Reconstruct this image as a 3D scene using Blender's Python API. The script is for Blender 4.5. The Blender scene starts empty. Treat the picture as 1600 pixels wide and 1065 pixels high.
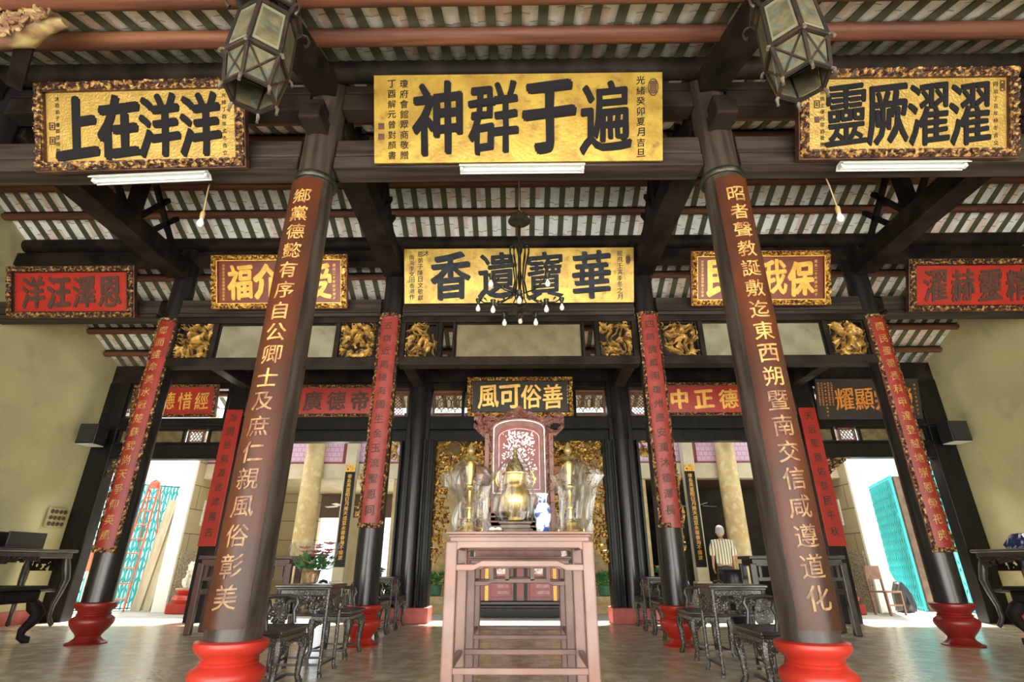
import bpy, bmesh, math, random
from mathutils import Vector, Matrix, noise
PI = math.pi
R = math.radians
random.seed(7)
sc = bpy.context.scene
COL = sc.collection

# ---------------------------------------------------------------- camera, light, exposure
cam_d = bpy.data.cameras.new('camera')
cam_d.sensor_width = 36
cam_d.lens = 820 / 1600 * 36
cam_d.clip_start = 0.05
cam = bpy.data.objects.new('camera', cam_d)
COL.objects.link(cam)
cam.location = (0, 0, 1.0)
cam.rotation_euler = (R(90 + 22.95), 0, math.atan(12 / 820 * math.cos(R(22.95))))
sc.camera = cam
sc.view_settings.view_transform = 'Standard'
sc.view_settings.look = 'None'
sc.view_settings.gamma = 1
sc.view_settings.use_curve_mapping = False
sc.view_settings.exposure = 1.08
sc.cycles.max_bounces = 8
sc.cycles.diffuse_bounces = 5
sc.cycles.transparent_max_bounces = 12
sc.cycles.sample_clamp_indirect = 6
sc.cycles.caustics_reflective = False
sc.cycles.caustics_refractive = False

world = bpy.data.worlds.new('overcast_sky')
sc.world = world
world.use_nodes = True
bg = world.node_tree.nodes['Background']
bg.inputs[0].default_value = (0.88, 0.95, 1.0, 1)
bg.inputs[1].default_value = 1.45

def lamp(name, kind, loc, rot, energy, color=(1, 1, 1), size=1, size_y=None, angle=None, parent=None):
    l = bpy.data.lights.new(name, kind)
    l.energy = energy
    l.color = color
    if kind == 'AREA':
        l.shape = 'RECTANGLE' if size_y else 'SQUARE'
        l.size = size
        if size_y: l.size_y = size_y
    elif kind == 'SUN':
        l.angle = angle or R(2)
    else:
        l.shadow_soft_size = size
    o = bpy.data.objects.new(name, l)
    COL.objects.link(o)
    o.location = loc
    o.rotation_euler = rot
    o.parent = parent
    return o

lamp('sun', 'SUN', (0, 30, 20), (R(-22), R(8), 0), 15.0, (1, .95, .86), angle=R(6))
# lamps added behind the camera for front court daylight, tilted up at the roof
lamp('front_daylight_fill', 'AREA', (0, -6.0, 1.9), (R(112), 0, 0), 260, (1, .97, .92), 17, 3.4)
lamp('roof_tile_fill', 'AREA', (0, -2.4, .06), (R(165), 0, 0), 850, (1, .97, .90), 17, 2.6)  # added fill lamp that brightens the roof tiles from below
# daylight from the side courtyards through the outer door bays
lamp('left_court_daylight', 'AREA', (-7.4, 12.0, 4.6), (R(-50), 0, 0), 150, (1, .95, .82), 2.6, 1.6)
lamp('right_court_daylight', 'AREA', (7.4, 12.0, 4.6), (R(-50), 0, 0), 150, (1, .95, .82), 2.6, 1.6)

# ---------------------------------------------------------------- materials
MATS = {}
def mat(name, c1, c2=None, scale=4, rough=.5, metal=0, bump=0, bscale=None, stretch=None, detail=4, lo=.4, hi=.6,
        trans=0, alpha=1, emit=0, coat=0, c3=None, c3scale=9, c3lo=.6, c3hi=.68, kind='noise', spec=None):
    if name in MATS: return MATS[name]
    m = bpy.data.materials.new(name)
    m.use_nodes = True
    nt = m.node_tree
    N, L = nt.nodes, nt.links
    b = N['Principled BSDF']
    b.inputs['Base Color'].default_value = (*c1, 1)
    b.inputs['Roughness'].default_value = rough
    b.inputs['Metallic'].default_value = metal
    if spec is not None: b.inputs['Specular IOR Level'].default_value = spec
    if trans: b.inputs['Transmission Weight'].default_value = trans
    if alpha < 1: b.inputs['Alpha'].default_value = alpha
    if coat: b.inputs['Coat Weight'].default_value = coat; b.inputs['Coat Roughness'].default_value = .15
    if emit:
        b.inputs['Emission Color'].default_value = (*c1, 1)
        b.inputs['Emission Strength'].default_value = emit
    if c2 or bump:
        tc = N.new('ShaderNodeTexCoord')
        mp = N.new('ShaderNodeMapping')
        L.new(tc.outputs['Object'], mp.inputs[0])
        if stretch: mp.inputs['Scale'].default_value = stretch
    if c2:
        def nz(sc_):
            if kind == 'voronoi':
                n = N.new('ShaderNodeTexVoronoi'); n.inputs['Scale'].default_value = sc_; return n, n.outputs['Distance']
            n = N.new('ShaderNodeTexNoise'); n.inputs['Scale'].default_value = sc_; n.inputs['Detail'].default_value = detail
            return n, n.outputs['Fac']
        n, out = nz(scale)
        L.new(mp.outputs[0], n.inputs['Vector'])
        r = N.new('ShaderNodeValToRGB')
        r.color_ramp.elements[0].position = lo; r.color_ramp.elements[0].color = (*c1, 1)
        r.color_ramp.elements[1].position = hi; r.color_ramp.elements[1].color = (*c2, 1)
        L.new(out, r.inputs[0])
        col = r.outputs[0]
        if c3:
            n3 = N.new('ShaderNodeTexNoise'); n3.inputs['Scale'].default_value = c3scale; n3.inputs['Detail'].default_value = 3
            L.new(mp.outputs[0], n3.inputs['Vector'])
            r3 = N.new('ShaderNodeMapRange'); r3.inputs[1].default_value = c3lo; r3.inputs[2].default_value = c3hi
            L.new(n3.outputs['Fac'], r3.inputs[0])
            mx = N.new('ShaderNodeMix'); mx.data_type = 'RGBA'
            L.new(r3.outputs[0], mx.inputs[0]); L.new(col, mx.inputs[6]); mx.inputs[7].default_value = (*c3, 1)
            col = mx.outputs[2]
        L.new(col, b.inputs['Base Color'])
    if bump:
        nb = N.new('ShaderNodeTexNoise'); nb.inputs['Scale'].default_value = bscale or scale; nb.inputs['Detail'].default_value = 4
        L.new(mp.outputs[0], nb.inputs['Vector'])
        bp = N.new('ShaderNodeBump'); bp.inputs['Strength'].default_value = bump; bp.inputs['Distance'].default_value = .02
        L.new(nb.outputs['Fac'], bp.inputs['Height']); L.new(bp.outputs[0], b.inputs['Normal'])
    MATS[name] = m
    return m

DARK = mat('dark_wood', (.012, .009, .0075), (.028, .020, .016), 3, .6, spec=.12, stretch=(1, 1, 1), bump=.2, bscale=12)
BEAM = mat('beam_wood', (.025, .018, .015), (.055, .042, .036), 2.5, .6, spec=.18, stretch=(.3, 4, 4), bump=.3, bscale=6)
LACQ = mat('black_lacquer', (.009, .0085, .0085), (.015, .014, .013), 3, .33, spec=.22, stretch=(3,3,.4))
MATTEB = mat('matte_black_board', (.022, .017, .015), (.03, .024, .02), 5, .6)
PURL = mat('purlin_wood', (.15, .05, .025), (.085, .03, .018), 2, .6, stretch=(.35, 5, 5), bump=.3, bscale=5, c3=(.24, .10, .045), c3scale=1.4, c3lo=.55, c3hi=.75)
RAFT = mat('rafter_green', (.085, .095, .06), (.11, .105, .07), 6, .7)
GOLD = mat('gold_leaf', (.47, .325, .055), (.33, .205, .035), 3, .36, metal=.35, bump=.15, bscale=30, c3=(.20, .105, .03), c3scale=9, c3lo=.54, c3hi=.78, lo=.42, hi=.62)
GOLD2 = mat('amber_gold_leaf', (.44, .30, .075), (.35, .225, .05), 6, .38, metal=.3, bump=.5, bscale=45, lo=.4, hi=.6)
GILT = mat('gilt_carving', (.62, .38, .10), (.10, .045, .02), 9, .4, metal=.3, lo=.46, hi=.66)
GILTD = mat('dim_gilt_carving', (.42, .24, .07), (.045, .018, .012), 22, .45, metal=.25, lo=.40, hi=.50)
GILTF = mat('bright_gilt_carving', (.62, .37, .06), (.13, .04, .015), 24, .35, metal=.35, lo=.46, hi=.54)
GCHAR = mat('gold_lettering', (.85, .50, .10), (.7, .38, .06), 9, .4, metal=.2)
OCHAR = mat('orange_gold_lettering', (.80, .30, .04), (.6, .2, .03), 9, .45)
PCHAR = mat('worn_gold_lettering', (.55, .33, .10), (.30, .15, .05), 14, .45)
WCHAR = mat('nearly_worn_off_lettering', (.34, .19, .08), (.17, .075, .035), 16, .45, lo=.42, hi=.58)
BCHAR = mat('black_lettering', (.012, .012, .015), None, rough=.85, spec=.15)
GCH2 = mat('slate_lettering', (.045, .05, .065), (.03, .035, .045), 8, .85, spec=.2)
DCHAR = mat('brown_lettering', (.045, .026, .018), (.085, .03, .02), 10, .6)
RED = mat('red_lacquer', (.42, .02, .010), (.34, .016, .010), 3, .42)
REDP = mat('faded_red_lacquer', (.32, .05, .042), (.26, .034, .03), 8, .4, c3=(.20, .10, .05), c3scale=20, c3lo=.62, c3hi=.72)
MAROON = mat('maroon_lacquer', (.17, .028, .014), (.14, .022, .013), 3, .4)
REDC = mat('dull_red_lacquer', (.30, .022, .014), (.23, .018, .012), 4, .45)
COUP = mat('brown_couplet_lacquer', (.09, .026, .012), (.05, .02, .012), 3, .27, stretch=(1, 1, .35), spec=.22, c3=(.045, .024, .017), c3scale=5, c3lo=.55, c3hi=.75)
SHAFT = mat('column_lacquer_brown', (.032, .024, .02), (.065, .05, .042), 3, .33, stretch=(4, 4, .4), bump=.15, bscale=8, spec=.4)
SHAFTB = mat('column_lacquer_black', (.011, .010, .010), (.022, .019, .018), 4, .28, stretch=(3, 3, .5))
BASER = mat('red_stone_base', (.50, .032, .018), (.42, .025, .014), 3, .35, c3=(.30, .05, .03), c3scale=12, c3lo=.66, c3hi=.8)
BASED = mat('dark_red_stone_base', (.24, .016, .011), (.18, .013, .009), 3, .35)
PINK = mat('pink_plinth_paint', (.52, .13, .12), (.42, .10, .09), 5, .6)
CREAM = mat('cream_plaster', (.50, .47, .26), (.44, .41, .235), 1.2, .85, bump=.15, bscale=20, c3=(.30, .26, .17), c3scale=2.2, c3lo=.6, c3hi=.95)
GREYB = mat('grey_green_board', (.27, .26, .18), (.20, .185, .12), 2.5, .6, c3=(.10, .075, .045), c3scale=3, c3lo=.6, c3hi=.85)
OLIVEB = mat('olive_board', (.21, .18, .10), (.16, .125, .07), 4, .55)
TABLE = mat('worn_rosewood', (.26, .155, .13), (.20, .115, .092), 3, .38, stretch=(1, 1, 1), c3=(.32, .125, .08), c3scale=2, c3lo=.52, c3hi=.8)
TABLE2 = mat('shaded_rosewood', (.20, .115, .095), (.15, .08, .07), 3, .4)  # rosewood copy with the rear table's shade put into the colour
INLAY = mat('pearl_inlaid_wood', (.03, .024, .02), (.036, .029, .024), 4, .35, c3=(.36, .32, .25), c3scale=75, c3lo=.59, c3hi=.62)
FURN = mat('chair_wood', (.028, .021, .018), (.05, .039, .033), 5, .34, coat=.15)
SCREENW = mat('red_carved_wood', (.20, .085, .065), (.13, .05, .038), 9, .45)
PEARL = mat('pearl_inlay', (.85, .80, .80), (.6, .45, .5), 20, .2)
BRASS = mat('brass', (.80, .58, .18), (.65, .45, .12), 6, .22, metal=.85)
GLASSP = mat('painted_lantern_glass', (.13, .115, .065), (.065, .06, .038), 9, .3, c3=(.07, .10, .09), c3scale=11, c3lo=.55, c3hi=.66)
GLASSE = mat('lantern_glass_border', (.16, .165, .11), None, rough=.3)
LANT = mat('lantern_frame_wood', (.013, .013, .012), (.035, .02, .014), 12, .4)
IRON = mat('dark_iron', (.03, .032, .022), (.06, .06, .045), 15, .4, metal=.6)
WHITE = mat('white_enamel', (.62, .64, .63), None, rough=.35)
BULB = mat('bulb_glass', (.95, .93, .88), None, rough=.08, spec=.8)
TUBE = mat('lit_tube', (.93, 1, .98), None, rough=.3, emit=.3)
TEAL = mat('teal_gate_paint', (.03, .50, .56), (.05, .58, .64), 4, .4)
TEALD = mat('teal_gate_back', (.015, .30, .34), None, rough=.5)
STONE = mat('yellow_stone', (.62, .50, .26), (.52, .39, .17), 3, .5, c3=(.70, .60, .38), c3scale=8, c3lo=.5, c3hi=.7)
CSTONE = mat('cream_stone', (.62, .57, .42), (.54, .49, .35), 3, .6)
GRAN = mat('terrazzo_dado', (.55, .48, .34), (.20, .16, .11), 40, .6, lo=.4, hi=.6)
COURT = mat('courtyard_concrete', (.62, .60, .54), (.5, .48, .42), 2, .8)
WWALL = mat('white_courtyard_wall', (.80, .82, .80), (.7, .72, .7), 1, .8)
ORANGE = mat('orange_ladder_paint', (.72, .15, .06), (.6, .1, .04), 9, .5)
PLANK = mat('pale_plank', (.55, .48, .33), (.45, .38, .24), 3, .6, stretch=(4, 4, .5))
BLACKP = mat('black_plastic', (.015, .015, .017), None, rough=.35)
PORC = mat('blue_white_porcelain', (.75, .77, .80), (.04, .08, .30), 16, .12, lo=.50, hi=.57, coat=.4)
PORW = mat('white_porcelain', (.8, .78, .72), (.6, .42, .2), 10, .25, lo=.5, hi=.7)
LEAF = mat('leaf_green', (.05, .22, .06), (.10, .34, .10), 30, .5)
FLOW = mat('pink_petals', (.65, .12, .13), (.75, .35, .32), 25, .5)
FLOR = mat('red_petals', (.70, .03, .02), (.6, .05, .03), 25, .5)
WICK = mat('wicker', (.45, .25, .08), (.25, .12, .04), 40, .6)
SKIN = mat('skin', (.50, .26, .17), (.44, .22, .14), 8, .5)
HAIRG = mat('grey_hair', (.45, .43, .38), (.3, .28, .25), 60, .7)
TROU = mat('dark_grey_trousers', (.05, .05, .045), (.035, .035, .03), 20, .8)
PINKT = None

def special_mats():
    global TILE, FLOOR, BLOCK, STRIPE, PINKT, FILM, PAPER, REDPANE, PEARLD
    # ---- roof tiles: pale glazed pans with joints, blotched with pink
    m = bpy.data.materials.new('pale_roof_tile'); m.use_nodes = True
    N, L = m.node_tree.nodes, m.node_tree.links; b = N['Principled BSDF']; b.inputs['Roughness'].default_value = .6
    tc = N.new('ShaderNodeTexCoord'); sp = N.new('ShaderNodeSeparateXYZ'); L.new(tc.outputs['Object'], sp.inputs[0])
    def M(op, a, bb=None, c=None):
        n = N.new('ShaderNodeMath'); n.operation = op
        for i, v in enumerate((a, bb, c)):
            if v is None: continue
            if isinstance(v, (int, float)): n.inputs[i].default_value = v
            else: L.new(v, n.inputs[i])
        return n.outputs[0]
    bay = M('FLOOR', M('DIVIDE', M('ADD', sp.outputs[0], .125), .25))
    wn = N.new('ShaderNodeTexWhiteNoise'); wn.noise_dimensions = '1D'; L.new(bay, wn.inputs['W'])
    yy = M('ADD', M('DIVIDE', sp.outputs[1], .27), wn.outputs['Value'])
    row = M('FLOOR', yy); fr = M('FRACT', yy)
    joint = M('LESS_THAN', fr, .05)
    w2 = N.new('ShaderNodeTexWhiteNoise'); w2.noise_dimensions = '2D'
    cx = N.new('ShaderNodeCombineXYZ'); L.new(bay, cx.inputs[0]); L.new(row, cx.inputs[1]); L.new(cx.outputs[0], w2.inputs['Vector'])
    n1 = N.new('ShaderNodeTexNoise'); n1.inputs['Scale'].default_value = 9; n1.inputs['Detail'].default_value = 5
    L.new(tc.outputs['Object'], n1.inputs['Vector'])
    pinkf = M('MULTIPLY', M('GREATER_THAN', w2.outputs['Value'], .66), M('MULTIPLY', n1.outputs['Fac'], 1.1))
    mx = N.new('ShaderNodeMix'); mx.data_type = 'RGBA'; L.new(pinkf, mx.inputs[0])
    mx.inputs[6].default_value = (.84, .88, .88, 1); mx.inputs[7].default_value = (.74, .46, .38, 1)
    g = N.new('ShaderNodeMix'); g.data_type = 'RGBA'
    L.new(M('MULTIPLY', M('GREATER_THAN', n1.outputs['Fac'], .58), .45), g.inputs[0]); L.new(mx.outputs[2], g.inputs[6]); g.inputs[7].default_value = (.6, .6, .56, 1)
    j = N.new('ShaderNodeMix'); j.data_type = 'RGBA'; L.new(M('MULTIPLY', joint, .75), j.inputs[0]); L.new(g.outputs[2], j.inputs[6]); j.inputs[7].default_value = (.16, .14, .12, 1)
    L.new(j.outputs[2], b.inputs['Base Color'])
    TILE = m
    # ---- worn polished floor tiles
    m = bpy.data.materials.new('polished_floor_tiles'); m.use_nodes = True
    N, L = m.node_tree.nodes, m.node_tree.links; b = N['Principled BSDF']
    tc = N.new('ShaderNodeTexCoord')
    br = N.new('ShaderNodeTexBrick'); br.offset = 0; br.inputs['Scale'].default_value = 1
    br.inputs['Brick Width'].default_value = .2; br.inputs['Row Height'].default_value = .2; br.inputs['Mortar Size'].default_value = .004
    br.inputs['Color1'].default_value = (.70, .64, .50, 1); br.inputs['Color2'].default_value = (.76, .70, .56, 1); br.inputs['Mortar'].default_value = (.58, .52, .40, 1)
    L.new(tc.outputs['Object'], br.inputs['Vector'])
    n1 = N.new('ShaderNodeTexNoise'); n1.inputs['Scale'].default_value = 5; n1.inputs['Detail'].default_value = 6; L.new(tc.outputs['Object'], n1.inputs['Vector'])
    r = N.new('ShaderNodeMapRange'); r.inputs[1].default_value = .42; r.inputs[2].default_value = .62; L.new(n1.outputs['Fac'], r.inputs[0])
    mx = N.new('ShaderNodeMix'); mx.data_type = 'RGBA'; mx.blend_type = 'MULTIPLY'; mx.inputs[0].default_value = .85
    r2 = N.new('ShaderNodeValToRGB'); r2.color_ramp.elements[0].color = (.72, .62, .55, 1); r2.color_ramp.elements[1].color = (1, 1, .95, 1)
    L.new(r.outputs[0], r2.inputs[0]); L.new(br.outputs['Color'], mx.inputs[6]); L.new(r2.outputs[0], mx.inputs[7])
    L.new(mx.outputs[2], b.inputs['Base Color'])
    rr = N.new('ShaderNodeMapRange'); rr.inputs[3].default_value = .16; rr.inputs[4].default_value = .3; L.new(n1.outputs['Fac'], rr.inputs[0]); L.new(rr.outputs[0], b.inputs['Roughness'])
    nb = N.new('ShaderNodeTexNoise'); nb.inputs['Scale'].default_value = 16; L.new(tc.outputs['Object'], nb.inputs['Vector'])
    bp = N.new('ShaderNodeBump'); bp.inputs['Strength'].default_value = .22; bp.inputs['Distance'].default_value = .02; L.new(nb.outputs['Fac'], bp.inputs['Height']); L.new(bp.outputs[0], b.inputs['Normal'])
    FLOOR = m
    def brick(name, w, h, c1, c2, mo, ms, rough=.6, rot=None):
        m = bpy.data.materials.new(name); m.use_nodes = True
        N, L = m.node_tree.nodes, m.node_tree.links; b = N['Principled BSDF']; b.inputs['Roughness'].default_value = rough
        tc = N.new('ShaderNodeTexCoord'); mp = N.new('ShaderNodeMapping'); L.new(tc.outputs['Object'], mp.inputs[0])
        if rot: mp.inputs['Rotation'].default_value = rot
        br = N.new('ShaderNodeTexBrick'); br.inputs['Scale'].default_value = 1
        br.inputs['Brick Width'].default_value = w; br.inputs['Row Height'].default_value = h; br.inputs['Mortar Size'].default_value = ms
        br.inputs['Color1'].default_value = (*c1, 1); br.inputs['Color2'].default_value = (*c2, 1); br.inputs['Mortar'].default_value = (*mo, 1)
        L.new(mp.outputs[0], br.inputs['Vector']); L.new(br.outputs['Color'], b.inputs['Base Color'])
        return m
    BLOCK = brick('beige_stone_blocks', 1.2, .55, (.46, .38, .22), (.42, .34, .19), (.14, .11, .07), .012, rot=(R(90), R(90), 0))
    PINKT = brick('pink_mosaic_tiles', .12, .12, (.72, .52, .66), (.68, .50, .64), (.50, .30, .44), .008, .3, rot=(R(90), 0, 0))
    STRIPE = bpy.data.materials.new('striped_shirt_cotton'); STRIPE.use_nodes = True
    N, L = STRIPE.node_tree.nodes, STRIPE.node_tree.links; b = N['Principled BSDF']; b.inputs['Roughness'].default_value = .8
    tc = N.new('ShaderNodeTexCoord'); wv = N.new('ShaderNodeTexWave'); wv.inputs['Scale'].default_value = 5.5; wv.bands_direction = 'X'; L.new(tc.outputs['Object'], wv.inputs['Vector'])
    r = N.new('ShaderNodeValToRGB'); r.color_ramp.elements[0].position = .2; r.color_ramp.elements[0].color = (.16, .17, .12, 1); r.color_ramp.elements[1].position = .45; r.color_ramp.elements[1].color = (.72, .70, .55, 1)
    L.new(wv.outputs[0], r.inputs[0]); L.new(r.outputs[0], b.inputs['Base Color'])
    # ---- crumpled clear film
    FILM = bpy.data.materials.new('clear_cellophane'); FILM.use_nodes = True
    N, L = FILM.node_tree.nodes, FILM.node_tree.links
    N.remove(N['Principled BSDF']); out = N['Material Output']
    tr = N.new('ShaderNodeBsdfTransparent'); tr.inputs[0].default_value = (.93, .93, .93, 1)
    gl = N.new('ShaderNodeBsdfGlossy'); gl.inputs['Roughness'].default_value = .22; gl.inputs[0].default_value = (.75,.75,.75,1)
    fz = N.new('ShaderNodeLayerWeight'); fz.inputs[0].default_value = .3
    mr = N.new('ShaderNodeMapRange'); mr.inputs[3].default_value = .06; mr.inputs[4].default_value = .75; L.new(fz.outputs['Facing'], mr.inputs[0])
    mxs = N.new('ShaderNodeMixShader'); L.new(mr.outputs[0], mxs.inputs[0]); L.new(tr.outputs[0], mxs.inputs[1]); L.new(gl.outputs[0], mxs.inputs[2])
    L.new(mxs.outputs[0], out.inputs[0])
special_mats()
PAPER = mat('white_paper', (.8, .8, .74), (.6, .6, .55), 30, .8)
REDPANE = mat('red_cabinet_lacquer', (.24, .012, .012), (.17, .01, .01), 6, .3)

# ---------------------------------------------------------------- mesh builder
class MB:
    def __init__(s): s.v = []; s.f = []
    def add(s, vs, fs, M=None):
        n = len(s.v)
        s.v += [tuple(M @ Vector(p)) for p in vs] if M else [tuple(p) for p in vs]
        s.f += [tuple(i + n for i in f) for f in fs]
        return s
    def box(s, x0, x1, y0, y1, z0, z1, M=None):
        return s.add([(x0,y0,z0),(x1,y0,z0),(x1,y1,z0),(x0,y1,z0),(x0,y0,z1),(x1,y0,z1),(x1,y1,z1),(x0,y1,z1)],
                     [(0,3,2,1),(4,5,6,7),(0,1,5,4),(1,2,6,5),(2,3,7,6),(3,0,4,7)], M)
    def cb(s, cx, cy, cz, sx, sy, sz, M=None):
        return s.box(cx-sx/2, cx+sx/2, cy-sy/2, cy+sy/2, cz-sz/2, cz+sz/2, M)
    def bar(s, a, b, w, h=None, up=(0,0,1)):
        """rectangular bar from a to b"""
        a, b = Vector(a), Vector(b); d = (b-a); l = d.length; d.normalize(); h = h or w
        up = Vector(up)
        if abs(d.dot(up)) > .98: up = Vector((0,1,0))
        x = d.cross(up).normalized(); z = x.cross(d).normalized()
        M = Matrix(((x.x,d.x,z.x,a.x),(x.y,d.y,z.y,a.y),(x.z,d.z,z.z,a.z),(0,0,0,1)))
        return s.box(-w/2, w/2, 0, l, -h/2, h/2, M)
    def lathe(s, prof, c=(0,0,0), seg=24, M=None, a0=0, a1=2*PI):
        full = abs(a1-a0-2*PI) < 1e-6
        n = seg if full else seg+1
        vs = []; fs = []
        for r, z in prof:
            for k in range(n):
                a = a0+(a1-a0)*k/seg
                vs.append((c[0]+r*math.cos(a), c[1]+r*math.sin(a), c[2]+z))
        for i in range(len(prof)-1):
            for k in range(seg):
                k2 = (k+1) % n
                fs.append((i*n+k, i*n+k2, (i+1)*n+k2, (i+1)*n+k))
        if full:
            fs.append(tuple(reversed(range(n)))); fs.append(tuple((len(prof)-1)*n+k for k in range(n)))
        return s.add(vs, fs, M)
    def tube(s, pts, r, seg=8, M=None):
        pts = [Vector(p) for p in pts]; n = len(pts)
        rs = r if isinstance(r, (list, tuple)) else [r]*n
        vs = []; fs = []; px = None
        for i, p in enumerate(pts):
            d = (pts[min(i+1,n-1)]-pts[max(i-1,0)]).normalized()
            if px is None:
                px = d.cross(Vector((0,0,1)))
                if px.length < .05: px = d.cross(Vector((0,1,0)))
            else: px = px - d*px.dot(d)
            px.normalize(); py = d.cross(px)
            for k in range(seg):
                a = 2*PI*k/seg
                vs.append(p+(px*math.cos(a)+py*math.sin(a))*rs[i])
        for i in range(n-1):
            for k in range(seg):
                fs.append((i*seg+k, i*seg+(k+1)%seg, (i+1)*seg+(k+1)%seg, (i+1)*seg+k))
        fs.append(tuple(reversed(range(seg)))); fs.append(tuple((n-1)*seg+k for k in range(seg)))
        return s.add(vs, fs, M)
    def prism(s, pts, t0, t1, M=None):
        """2D outline in XY extruded along Z"""
        n = len(pts)
        vs = [(x,y,t0) for x,y in pts]+[(x,y,t1) for x,y in pts]
        fs = [tuple(reversed(range(n))), tuple(range(n,2*n))]+[(i,(i+1)%n,n+(i+1)%n,n+i) for i in range(n)]
        return s.add(vs, fs, M)
    def relief(s, x0, x1, y0, y1, nx, ny, amp=.03, base=.01, hole=None, seed=0, freq=14, keep=None, M=None):
        """pierced carving in the XY plane, high side towards +Z"""
        off = Vector((seed*3.7, seed*1.9, seed*.7))
        def h(x, y):
            p = Vector((x*freq, y*freq, 0))+off
            q = Vector((noise.noise(p*.5), noise.noise(p*.5+Vector((9,2,4))), 0))
            v = abs(noise.noise(p+q*1.8))
            return 1-min(1, v*2.6)
        H = [[h(x0+(x1-x0)*i/nx, y0+(y1-y0)*j/ny) for i in range(nx+1)] for j in range(ny+1)]
        K = [[True]*nx for _ in range(ny)]
        for j in range(ny):
            for i in range(nx):
                if hole is not None and (H[j][i]+H[j+1][i+1]+H[j+1][i]+H[j][i+1])/4 < hole: K[j][i] = False
                if keep and not keep(x0+(x1-x0)*(i+.5)/nx, y0+(y1-y0)*(j+.5)/ny): K[j][i] = False
        lab = [[0]*nx for _ in range(ny)]; best = (0, 0); cur = 0
        for j in range(ny):
            for i in range(nx):
                if K[j][i] and not lab[j][i]:
                    cur += 1; st = [(i, j)]; lab[j][i] = cur; cnt = 0
                    while st:
                        a, b = st.pop(); cnt += 1
                        for c, d in ((a+1,b),(a-1,b),(a,b+1),(a,b-1)):
                            if 0 <= c < nx and 0 <= d < ny and K[d][c] and not lab[d][c]: lab[d][c] = cur; st.append((c, d))
                    best = max(best, (cnt, cur))
        for j in range(ny):
            for i in range(nx):
                if lab[j][i] != best[1]: K[j][i] = False
        idx = {}; vs = []; fs = []
        def vid(i, j, top):
            k = (i,j,top)
            if k not in idx:
                idx[k] = len(vs)
                vs.append((x0+(x1-x0)*i/nx, y0+(y1-y0)*j/ny, (base+amp*H[j][i]) if top else 0))
            return idx[k]
        for j in range(ny):
            for i in range(nx):
                if not K[j][i]: continue
                fs.append((vid(i,j,1), vid(i+1,j,1), vid(i+1,j+1,1), vid(i,j+1,1)))
                for (a, b, di, dj) in (((i,j),(i+1,j),0,-1),((i+1,j),(i+1,j+1),1,0),((i+1,j+1),(i,j+1),0,1),((i,j+1),(i,j),-1,0)):
                    ii, jj = i+di, j+dj
                    if not (0 <= ii < nx and 0 <= jj < ny and K[jj][ii]):
                        fs.append((vid(*a,0), vid(*b,0), vid(*b,1), vid(*a,1)))
                fs.append((vid(i,j+1,0), vid(i+1,j+1,0), vid(i+1,j,0), vid(i,j,0)))
        return s.add(vs, fs, M)
    def build(s, name, m, parent=None, smooth=False, bevel=0, loc=None, rot=None):
        me = bpy.data.meshes.new(name)
        me.from_pydata(s.v, [], s.f)
        me.materials.append(m)
        if smooth:
            me.shade_smooth()
            try: me.set_sharp_from_angle(angle=R(42))
            except Exception: pass
        o = bpy.data.objects.new(name, me)
        COL.objects.link(o)
        if parent: o.parent = parent
        if loc: o.location = loc
        if rot: o.rotation_euler = rot
        if bevel:
            md = o.modifiers.new('bevel', 'BEVEL'); md.width = bevel; md.segments = 2; md.limit_method = 'ANGLE'
        return o

def tag(o, label, cat, group=None):
    o['label'] = label; o['category'] = cat
    if group: o['group'] = group
    return o
def thing(name, label, cat, loc=(0,0,0), rot=(0,0,0), group=None):
    o = bpy.data.objects.new(name, None); COL.objects.link(o)
    o.location = loc; o.rotation_euler = rot; o.empty_display_size = .1
    return tag(o, label, cat, group)
def struct(o, group=None, label=None):
    o['kind'] = 'structure'
    if group: o['group'] = group
    if label: o['label'] = label
    return o
def dup(root, loc, rotz, label, group=None):
    kids = {}
    for q in list(COL.objects): kids.setdefault(q.parent, []).append(q)
    def rec(o, par):
        c = o.copy(); COL.objects.link(c)
        if par is not None: c.parent = par
        for k in kids.get(o, []): rec(k, c)
        return c
    r = rec(root, None)
    r.location = loc
    if rotz is not None: r.rotation_euler[2] = rotz
    r['label'] = label
    if group: r['group'] = group
    return r
def XF(loc=(0,0,0), rx=0, ry=0, rz=0):
    return Matrix.Translation(loc) @ Matrix.Rotation(rz,4,'Z') @ Matrix.Rotation(ry,4,'Y') @ Matrix.Rotation(rx,4,'X')

# ---------------------------------------------------------------- lettering
GL = {}
def glyph(ch, off=.02, ext=.03, shear=.07):
    key = (ch, off, ext, shear)
    if key in GL: return GL[key]
    cu = bpy.data.curves.new('glyph', 'FONT')
    cu.body = ch; cu.size = 1; cu.offset = off; cu.extrude = ext/2; cu.resolution_u = 2
    ob = bpy.data.objects.new('glyph', cu); COL.objects.link(ob)
    bpy.context.view_layer.update()
    dg = bpy.context.evaluated_depsgraph_get()
    me = bpy.data.meshes.new_from_object(ob.evaluated_get(dg))
    bpy.data.objects.remove(ob); bpy.data.curves.remove(cu)
    vs = [v.co.copy() for v in me.vertices]; fs = [tuple(p.vertices) for p in me.polygons]
    bpy.data.meshes.remove(me)
    if vs:
        cx = (min(v.x for v in vs)+max(v.x for v in vs))/2; cy = (min(v.y for v in vs)+max(v.y for v in vs))/2
        sc_ = .5/max(.38, max(max(abs(v.x-cx) for v in vs), max(abs(v.y-cy) for v in vs)))
        out = []
        for v in vs:
            x, y = (v.x-cx)*sc_, (v.y-cy)*sc_
            y += shear*x
            n = noise.noise(Vector((x*5, y*5, ord(ch) % 50)))*.025
            out.append((x+n, y+n*.7, v.z+ext/2))
        vs = out
    GL[key] = (vs, fs)
    return GL[key]
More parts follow.
